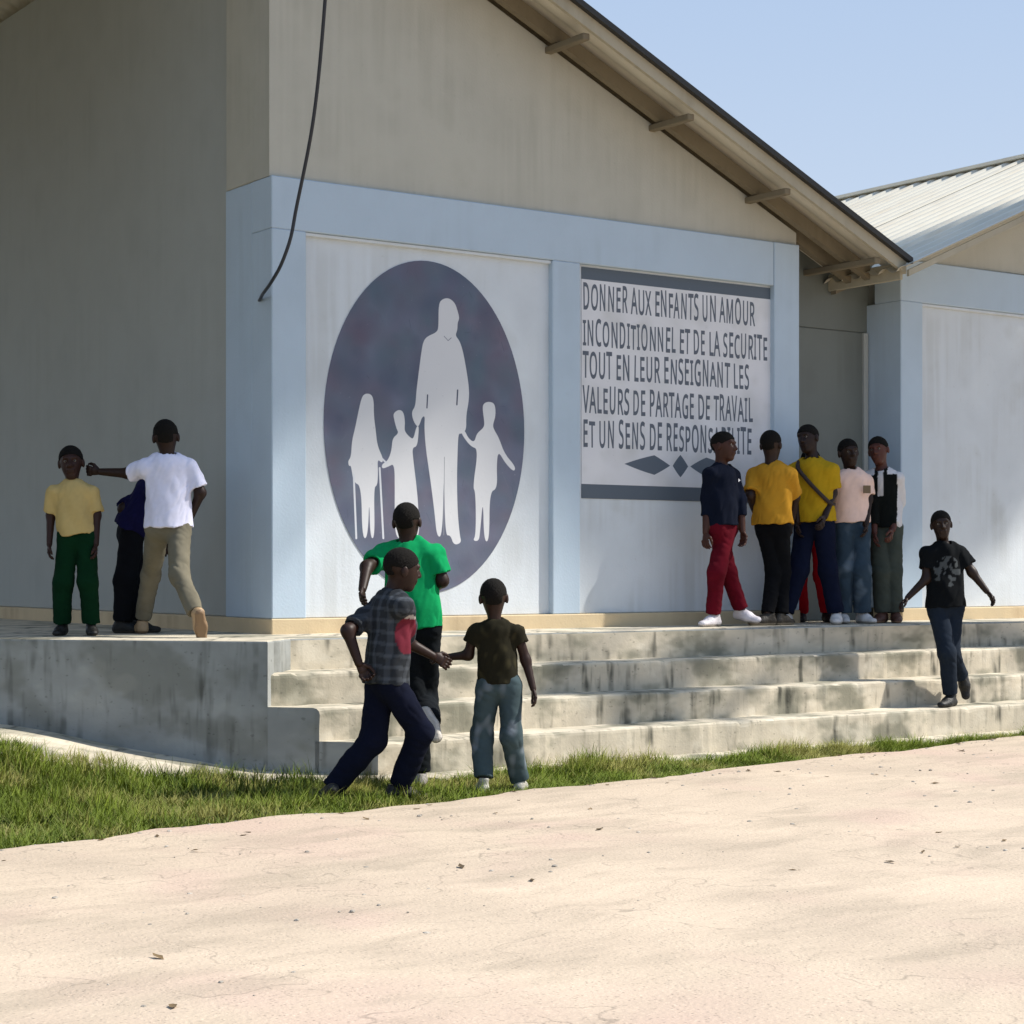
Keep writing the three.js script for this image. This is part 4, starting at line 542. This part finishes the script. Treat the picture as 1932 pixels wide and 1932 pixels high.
person({ label: 'person in pale pink shirt and faded jeans between yellow shirt and black vest', group: GRP, z: 14.8, yaw: 12, k: 0.98, hk: 0.98, floor: PLAT, seed: 11, skin: '#2b1c14',
  j: { head: [1601, 854], neck: [1605, 893], pelvis: [1607, 990], elL: [1638, 942, 0.02], wrL: [1634, 990, -0.08], elR: [1575, 940, 0.04], wrR: [1572, 992, 0.06], knL: [1624, 1075, -0.04], anL: [1628, 1158, -0.02], knR: [1592, 1075, -0.03], anR: [1590, 1158, 0.0] }, sw: 0.15,
  shirt: { c: '#e6c6b6', sleeve: 0.8, loose: 0.03, hem: 0.96, fold: 0.006 }, trousers: { c: '#33424f', loose: 0.028, paint: (l, d, f, c) => { const t = noise(l * 8, d * 6, f * 8); return t > 0.15 ? mixc(c, [0.13, 0.17, 0.21], Math.min(1, (t - 0.15))) : c; } }, shoe: { c: '#c9c4c0', sole: '#9a948c' },
  extra: (g, q) => { const c = q.at(0.075, 0.13, 0.135).sub(q.base); const e = chamferBox(-0.03, 0.03, -0.03, 0.03, -0.004, 0.004, 0.002); e.lookAt(q.TF); e.translate(c.x, c.y, c.z); part('badge', e, std({ color: new THREE.Color(0.16, 0.11, 0.06), roughness: 0.8 }), g); } });
person({ label: 'person in black vest over white sleeves and grey trousers at the row end', group: GRP, z: 15.0, yaw: -18, k: 1.0, hk: 1.0, floor: PLAT, seed: 12, skin: '#4f2d24', headYaw: -28,
  j: { head: [1657, 850], neck: [1664, 889], pelvis: [1670, 995], elL: [1696, 948, 0.02], wrL: [1684, 1000, -0.12], elR: [1648, 945, -0.06], wrR: [1650, 1005, -0.13], knL: [1685, 1080, -0.03], anL: [1690, 1158, -0.02], knR: [1662, 1080, -0.06], anR: [1664, 1158, -0.05] }, sw: 0.14, hw: 0.068,
  shirt: { c: '#101312', sleeve: 1.75, loose: 0.016, hem: 1.0, paint: (l, d, f, c) => (Math.abs(l) > 0.125 || (d < 0.03 && Math.abs(l) > 0.05) ? [0.62, 0.6, 0.6] : Math.abs(l) < 0.02 && f > 0 && d < 0.2 ? [0.5, 0.48, 0.47] : c) }, trousers: { c: '#3f453f', loose: 0.02 }, shoe: { c: '#4a2a1c', sole: '#8b6a52' } });
person({ label: 'person in red trousers mostly hidden behind the yellow shirts in the doorway', group: GRP, z: 15.1, yaw: 0, k: 0.98, hk: 0.98, floor: PLAT, seed: 13, skin: '#241611',
  j: { head: [1530, 872], neck: [1532, 908], pelvis: [1533, 1005], elL: [1556, 955, 0.05], wrL: [1552, 1000, 0.0], elR: [1512, 955, 0.05], wrR: [1512, 1000, 0.0], knL: [1552, 1085, -0.03], anL: [1562, 1157, 0.0], knR: [1505, 1085, -0.03], anR: [1512, 1157, 0.12] }, sw: 0.12, hw: 0.08,
  shirt: { c: '#3a3524', sleeve: 0.8, loose: 0.01, hem: 1.0 }, trousers: { c: '#a50f1e', loose: 0.02 }, shoe: { c: '#201a18' } });
// coming down the steps on the right
person({ label: 'person in black printed shirt and blue jeans hopping down the steps, arms out', z: 13.93, yaw: 6, k: 0.95, hk: 0.94, floor: PLAT - 3 * RISE, seed: 14, skin: '#261811', headYaw: -6,
  j: { head: [1776, 990], neck: [1780, 1029], pelvis: [1784, 1142], elR: [1748, 1092, -0.04], wrR: [1712, 1128, -0.1], elL: [1834, 1080, 0.0], wrL: [1862, 1116, -0.04], knR: [1787, 1232, -0.12], anR: [1793, 1311, -0.06], toeR: [1776, 1318, -0.16], knL: [1794, 1230, -0.04], anL: [1815, 1278, 0.1], toeL: [1819, 1320, 0.06] }, plantL: false, sw: 0.15, base: [1792, 0],
  shirt: { c: '#0c0f12', sleeve: 0.62, loose: 0.032, hem: 1.03, fold: 0.007, paint: (l, d, f, c) => { if (f > 0.02 && Math.abs(l) < 0.1 && d > 0.08 && d < 0.3) { const t = noise(l * 22 + 3, d * 17, 4); if (t > -0.05 && (l / 0.1) ** 2 + ((d - 0.19) / 0.11) ** 2 < 1) return [0.06, 0.068, 0.072]; } return c; } }, trousers: { c: '#1d2530', loose: 0.016 }, shoe: { c: '#121212', sole: '#1a1a1a' } });

// ---------------------------------------------------------------- grass, weeds and the tree that shades the walls
function inst(name, geo, mat, list, parent) { // list of [pos, rotY, tilt, scale vector, colour]
  const m = new THREE.InstancedMesh(geo, mat, list.length), q = new THREE.Quaternion(), e = new THREE.Euler(), t = new THREE.Matrix4();
  list.forEach(([p, ry, tl, sc, c], i) => { e.set(tl, ry, 0, 'YXZ'); q.setFromEuler(e); t.compose(p, q, sc); m.setMatrixAt(i, t); if (c) m.setColorAt(i, c); });
  m.name = name; m.castShadow = m.receiveShadow = true; m.instanceMatrix.needsUpdate = true; parent.add(m); return m;
}
function tuftGeo(seed, blades, h, spread, w) { // a clump of bent tapering blades
  const r = mul(seed), pos = [], nor = [];
  for (let i = 0; i < blades; i++) {
    const a = r() * 6.283, rad = spread * Math.sqrt(r()), bx = Math.cos(a) * rad, bz = Math.sin(a) * rad, hh = h * (0.45 + 0.75 * r()), ln = (0.15 + 0.7 * r()) * hh, d = r() * 6.283, dx = Math.cos(d), dz = Math.sin(d), wx = -dz * w * (0.6 + r() * 0.7), wz = dx * w * (0.6 + r() * 0.7);
    const P3 = [0, 0.45, 0.8, 1].map((t) => [bx + dx * ln * t * t, hh * t * (1 - 0.15 * t), bz + dz * ln * t * t, 1 - t * 0.95]);
    for (let k = 0; k < 3; k++) { const A = P3[k], B = P3[k + 1], L = [A[0] - wx * A[3], A[1], A[2] - wz * A[3]], R = [A[0] + wx * A[3], A[1], A[2] + wz * A[3]], L2 = [B[0] - wx * B[3], B[1], B[2] - wz * B[3]], R2 = [B[0] + wx * B[3], B[1], B[2] + wz * B[3]]; pos.push(...L, ...R, ...R2, ...L, ...R2, ...L2); for (let q = 0; q < 6; q++) nor.push(dx * 0.3, 0.9, dz * 0.3); }
  }
  const g = new THREE.BufferGeometry(); g.setAttribute('position', new THREE.Float32BufferAttribute(pos, 3)); g.setAttribute('normal', new THREE.Float32BufferAttribute(nor, 3)); return g;
}
{
  const mat = new THREE.MeshPhysicalMaterial({ color: 0xffffff, roughness: 1, specularIntensity: 0.15, side: THREE.DoubleSide, transmission: 0.2, thickness: 0 });
  const lawn = top('grass', 'uneven green grass beside the apron and along the foot of the steps', 'grass', null, 'stuff'), r = mul(600), lists = [[], [], []];
  const green = (x, z) => { const t = r(), dry = sm(0.15, 0.6, noise2(x * 1.1 + 4, z * 1.6)) * 0.6 + (r() > 0.86 ? 0.5 : 0), c = [lerp(0.09, 0.2, t), lerp(0.14, 0.26, t), lerp(0.012, 0.03, t)]; return new THREE.Color().setRGB(...mixc(c, [0.36, 0.32, 0.11], Math.min(0.85, dry))); };
  const put = (x, z, hs) => { const p = V(x, groundH(x, z) - 0.025, -z), s = hs * (0.55 + 0.9 * r() * r() + 0.25 * noise2(x * 3, z * 3)); lists[Math.floor(r() * 3)].push([p, r() * 6.283, (r() - 0.5) * 0.25, V(0.8 + r() * 0.5, s, 0.8 + r() * 0.5), green(x, z)]); };
  const footZ = (x) => { const dF = D1 - TR * 4; return (dF + x * sP) / cP; };                       // foot of the steps
  for (let n = 0; n < 30000; n++) { // lawn on the left, between apron and pavement
    const x = lerp(-5.2, 0.1, r()), z = lerp(6.2, 12.2, r()), edge = roadLine(x) - 0.02 - 0.16 * Math.max(0, noise2(x * 2.3, 40)) * r(); if (z < edge) continue;
    const u = x / z * FPX + CX, pl = plinthAt(u), apr = pl[1] - lerp(0.8, 0.42, sm(0, 700, u)) + 0.16 * noise2(x * 2.2, 7) + 0.1 * noise2(x * 7, 3); if (z > apr || (x > -0.9 && z > footZ(x) - 0.05)) continue;
    const near = sm(0, 0.35, z - edge), dens = 0.74 + 0.5 * noise2(x * 1.5, z * 1.9); if (r() > dens) continue; put(x, z, (0.55 + 0.6 * near) * (0.85 + 0.35 * noise2(x * 0.8 + 9, z * 0.8)));
  }
  for (let n = 0; n < 22000; n++) { // strip along the steps
    const x = lerp(-1.0, 6.4, r()), zf = footZ(x), ze = roadLine(x); if (zf - ze < 0.02) continue; const t = r(), z = lerp(ze - 0.14 * Math.max(0, noise2(x * 2.6, 44)) * r(), zf - 0.02, t); const dens = 0.68 + 0.55 * noise2(x * 1.4 + 30, z * 1.8); if (r() > dens || z < 6) continue;
    put(x, z, (0.55 + 0.75 * sm(0.1, 0.8, t)) * (0.8 + 0.5 * Math.max(-0.6, noise2(x * 0.9 + 50, 3))));
  }
  lists.forEach((l, i) => inst('grass_blades', tuftGeo(900 + i, 15, 0.13, 0.05, 0.0042), mat, l, lawn).userData.kind = 'stuff');
}
{ // broad tree beyond the right edge of the view; its crown shades the upper walls
  const tree = top('shade_tree', 'broad leafy tree standing beyond the annex end of the steps', 'tree'), al = 17.3, dd = 8.2, b = FA(al, 0, dd); tree.position.copy(b);
  const centre = (s, h, R) => FA(s, PLAT + h, DW).addScaledVector(sunDir, R).sub(b), e1 = V(cP, 0, -sP), e3 = V().crossVectors(e1, sunDir).normalize();
  const lobes = []; const r = mul(71);
  for (let i = 0; i < 60; i++) { // lobes fill one broad, uneven crown
    let a, c, d; do { a = r() * 2 - 1; c = r() * 2 - 1; d = r() * 2 - 1; } while (a * a + c * c + d * d > 1);
    lobes.push([centre(8.5, 4.9, 14).addScaledVector(e1, a * 5.0).addScaledVector(sunDir, c * 2.6).addScaledVector(e3, d * 1.28), 0.62 + r() * 0.4]);
  }
  for (let i = 0; i < 7; i++) lobes.push([centre(10.9 + i * 0.42, 1.95 + (r() - 0.5) * 0.7, 13 + (r() - 0.5) * 2), 0.5 + r() * 0.2]);
  for (let i = 0; i < 7; i++) lobes.push([centre(5.9 + (r() - 0.5) * 0.5, -3.1 + (r() - 0.5) * 1.6, 12 + (r() - 0.5)), 0.2 + r() * 0.12]);   // low bough
  const bark = std({ map: plaster([0.42, 0.36, 0.3], [0.25, 0.21, 0.17], 0.9, 30), bumpMap: grain, bumpScale: 0.02, roughness: 0.95 });
  const limb = (pts, ra, rb) => { const c = new THREE.CatmullRomCurve3(pts), n = 14, g = new THREE.TubeGeometry(c, n, 1, 9), p = g.attributes.position; for (let i = 0; i <= n; i++) { const t = i / n, cc = c.getPointAt(t), rr = lerp(ra, rb, t); for (let q = 0; q <= 9; q++) { const k = i * 10 + q; p.setXYZ(k, cc.x + (p.getX(k) - cc.x) * rr, cc.y + (p.getY(k) - cc.y) * rr, cc.z + (p.getZ(k) - cc.z) * rr); } } g.computeVertexNormals(); return g; };
  const hub = centre(8.5, 4.9, 14), fork = hub.clone().multiplyScalar(0.55); fork.y = hub.y * 0.5;
  const trunk = part('trunk', limb([V(0, -0.3, 0), V(0.1, 1.4, 0), fork.clone().multiplyScalar(0.5).setY(fork.y * 0.6), fork], 0.36, 0.2), bark, tree);
  lobes.forEach(([p], i) => { if (i % 2 === 0 || i > 59) part('limb', limb([fork.clone().addScaledVector(V(0, -1, 0), r() * 0.4), fork.clone().lerp(p, 0.5).add(V((r() - 0.5) * 0.6, 0.4 + r() * 0.3, (r() - 0.5) * 0.6)), p], 0.09, 0.02), bark, trunk); });
  const leaf = new THREE.BufferGeometry(); { const w = 0.05, h = 0.2, P4 = [[0, 0, 0], [w, h * 0.35, 0.02], [0, h * 0.5, 0.0], [-w, h * 0.35, 0.02], [w * 0.7, h * 0.75, 0.015], [-w * 0.7, h * 0.75, 0.015], [0, h, 0]]; leaf.setAttribute('position', new THREE.Float32BufferAttribute(P4.flat(), 3)); leaf.setIndex([0, 1, 2, 0, 2, 3, 1, 4, 2, 2, 5, 3, 2, 4, 6, 2, 6, 5]); leaf.computeVertexNormals(); }
  const list = []; lobes.forEach(([p, rad], i) => { const n = Math.round((i < 60 ? 330 : 420) * rad * rad); for (let q = 0; q < n; q++) { let a, c, d, l; do { a = r() * 2 - 1; c = r() * 2 - 1; d = r() * 2 - 1; l = a * a + c * c + d * d; } while (l > 1); const g = 0.06 + r() * 0.06; list.push([p.clone().add(V(a * rad, c * rad * 0.8, d * rad)), r() * 6.28, (r() - 0.3) * 2.6, V(1, 1, 1).multiplyScalar(0.8 + r() * 0.7), new THREE.Color().setRGB(g * 0.6, g, g * 0.22)]); } });
  inst('crown', leaf, new THREE.MeshPhysicalMaterial({ color: 0xffffff, roughness: 0.6, side: THREE.DoubleSide, transmission: 0.3, thickness: 0 }), list, tree).userData.kind = 'stuff';
}

{ // grit, pebbles and dry leaves strewn on the pavement, thickest along the grass
  const r = mul(321), stones = [], leaves = [], g = new THREE.IcosahedronGeometry(1, 1), pp = g.attributes.position; for (let i = 0; i < pp.count; i++) { const k = 1 + 0.25 * noise(pp.getX(i) * 1.7, pp.getY(i) * 1.7, pp.getZ(i) * 1.7); pp.setXYZ(i, pp.getX(i) * k, pp.getY(i) * k * 0.6, pp.getZ(i) * k); } g.computeVertexNormals();
  const lf = new THREE.BufferGeometry(); lf.setAttribute('position', new THREE.Float32BufferAttribute([0, 0, -1, 0.42, 0.16, -0.2, 0.3, 0.1, 0.5, 0, 0.22, 1.1, -0.3, 0.12, 0.5, -0.42, 0.2, -0.2, 0, 0, 0.1], 3)); lf.setIndex([0, 6, 1, 1, 6, 2, 2, 6, 3, 3, 6, 4, 4, 6, 5, 5, 6, 0]); lf.computeVertexNormals();
  for (let n = 0; n < 620; n++) { const x = lerp(-3.2, 4.2, r()), off = 0.06 + 4.2 * Math.pow(r(), 2.6), z = roadLine(x) - off; if (z < 4.2) continue; const y = 0.03 + groundH(x, z) * (off < 0.4 ? 1 : 0.4) - 0.002, big = r(); if (n % 9) { const t = 0.24 + r() * 0.2, s = 0.004 + 0.009 * big * big * big; stones.push([V(x, y, -z), r() * 6, 0, V(s, s, s * (0.7 + r() * 0.6)), new THREE.Color().setRGB(t, t * 0.9, t * 0.76)]); } else { const t = 0.08 + r() * 0.12, s = 0.016 + r() * 0.016; leaves.push([V(x, y + 0.003, -z), r() * 6, (r() - 0.5) * 0.3, V(s, s, s), new THREE.Color().setRGB(t, t * 0.66, t * 0.3)]); } }
  const lit = top('litter', 'small stones and dry leaves strewn on the pale pavement', 'litter', null, 'stuff');
  inst('pebbles', g, std({ roughness: 0.95 }), stones, lit).userData.kind = 'stuff'; inst('dry_leaves', lf, std({ roughness: 0.85, side: THREE.DoubleSide }), leaves, lit).userData.kind = 'stuff';
}

scene.traverse((o) => { if (o.isMesh) { o.castShadow = true; o.receiveShadow = true; } });
renderer.render(scene, camera);
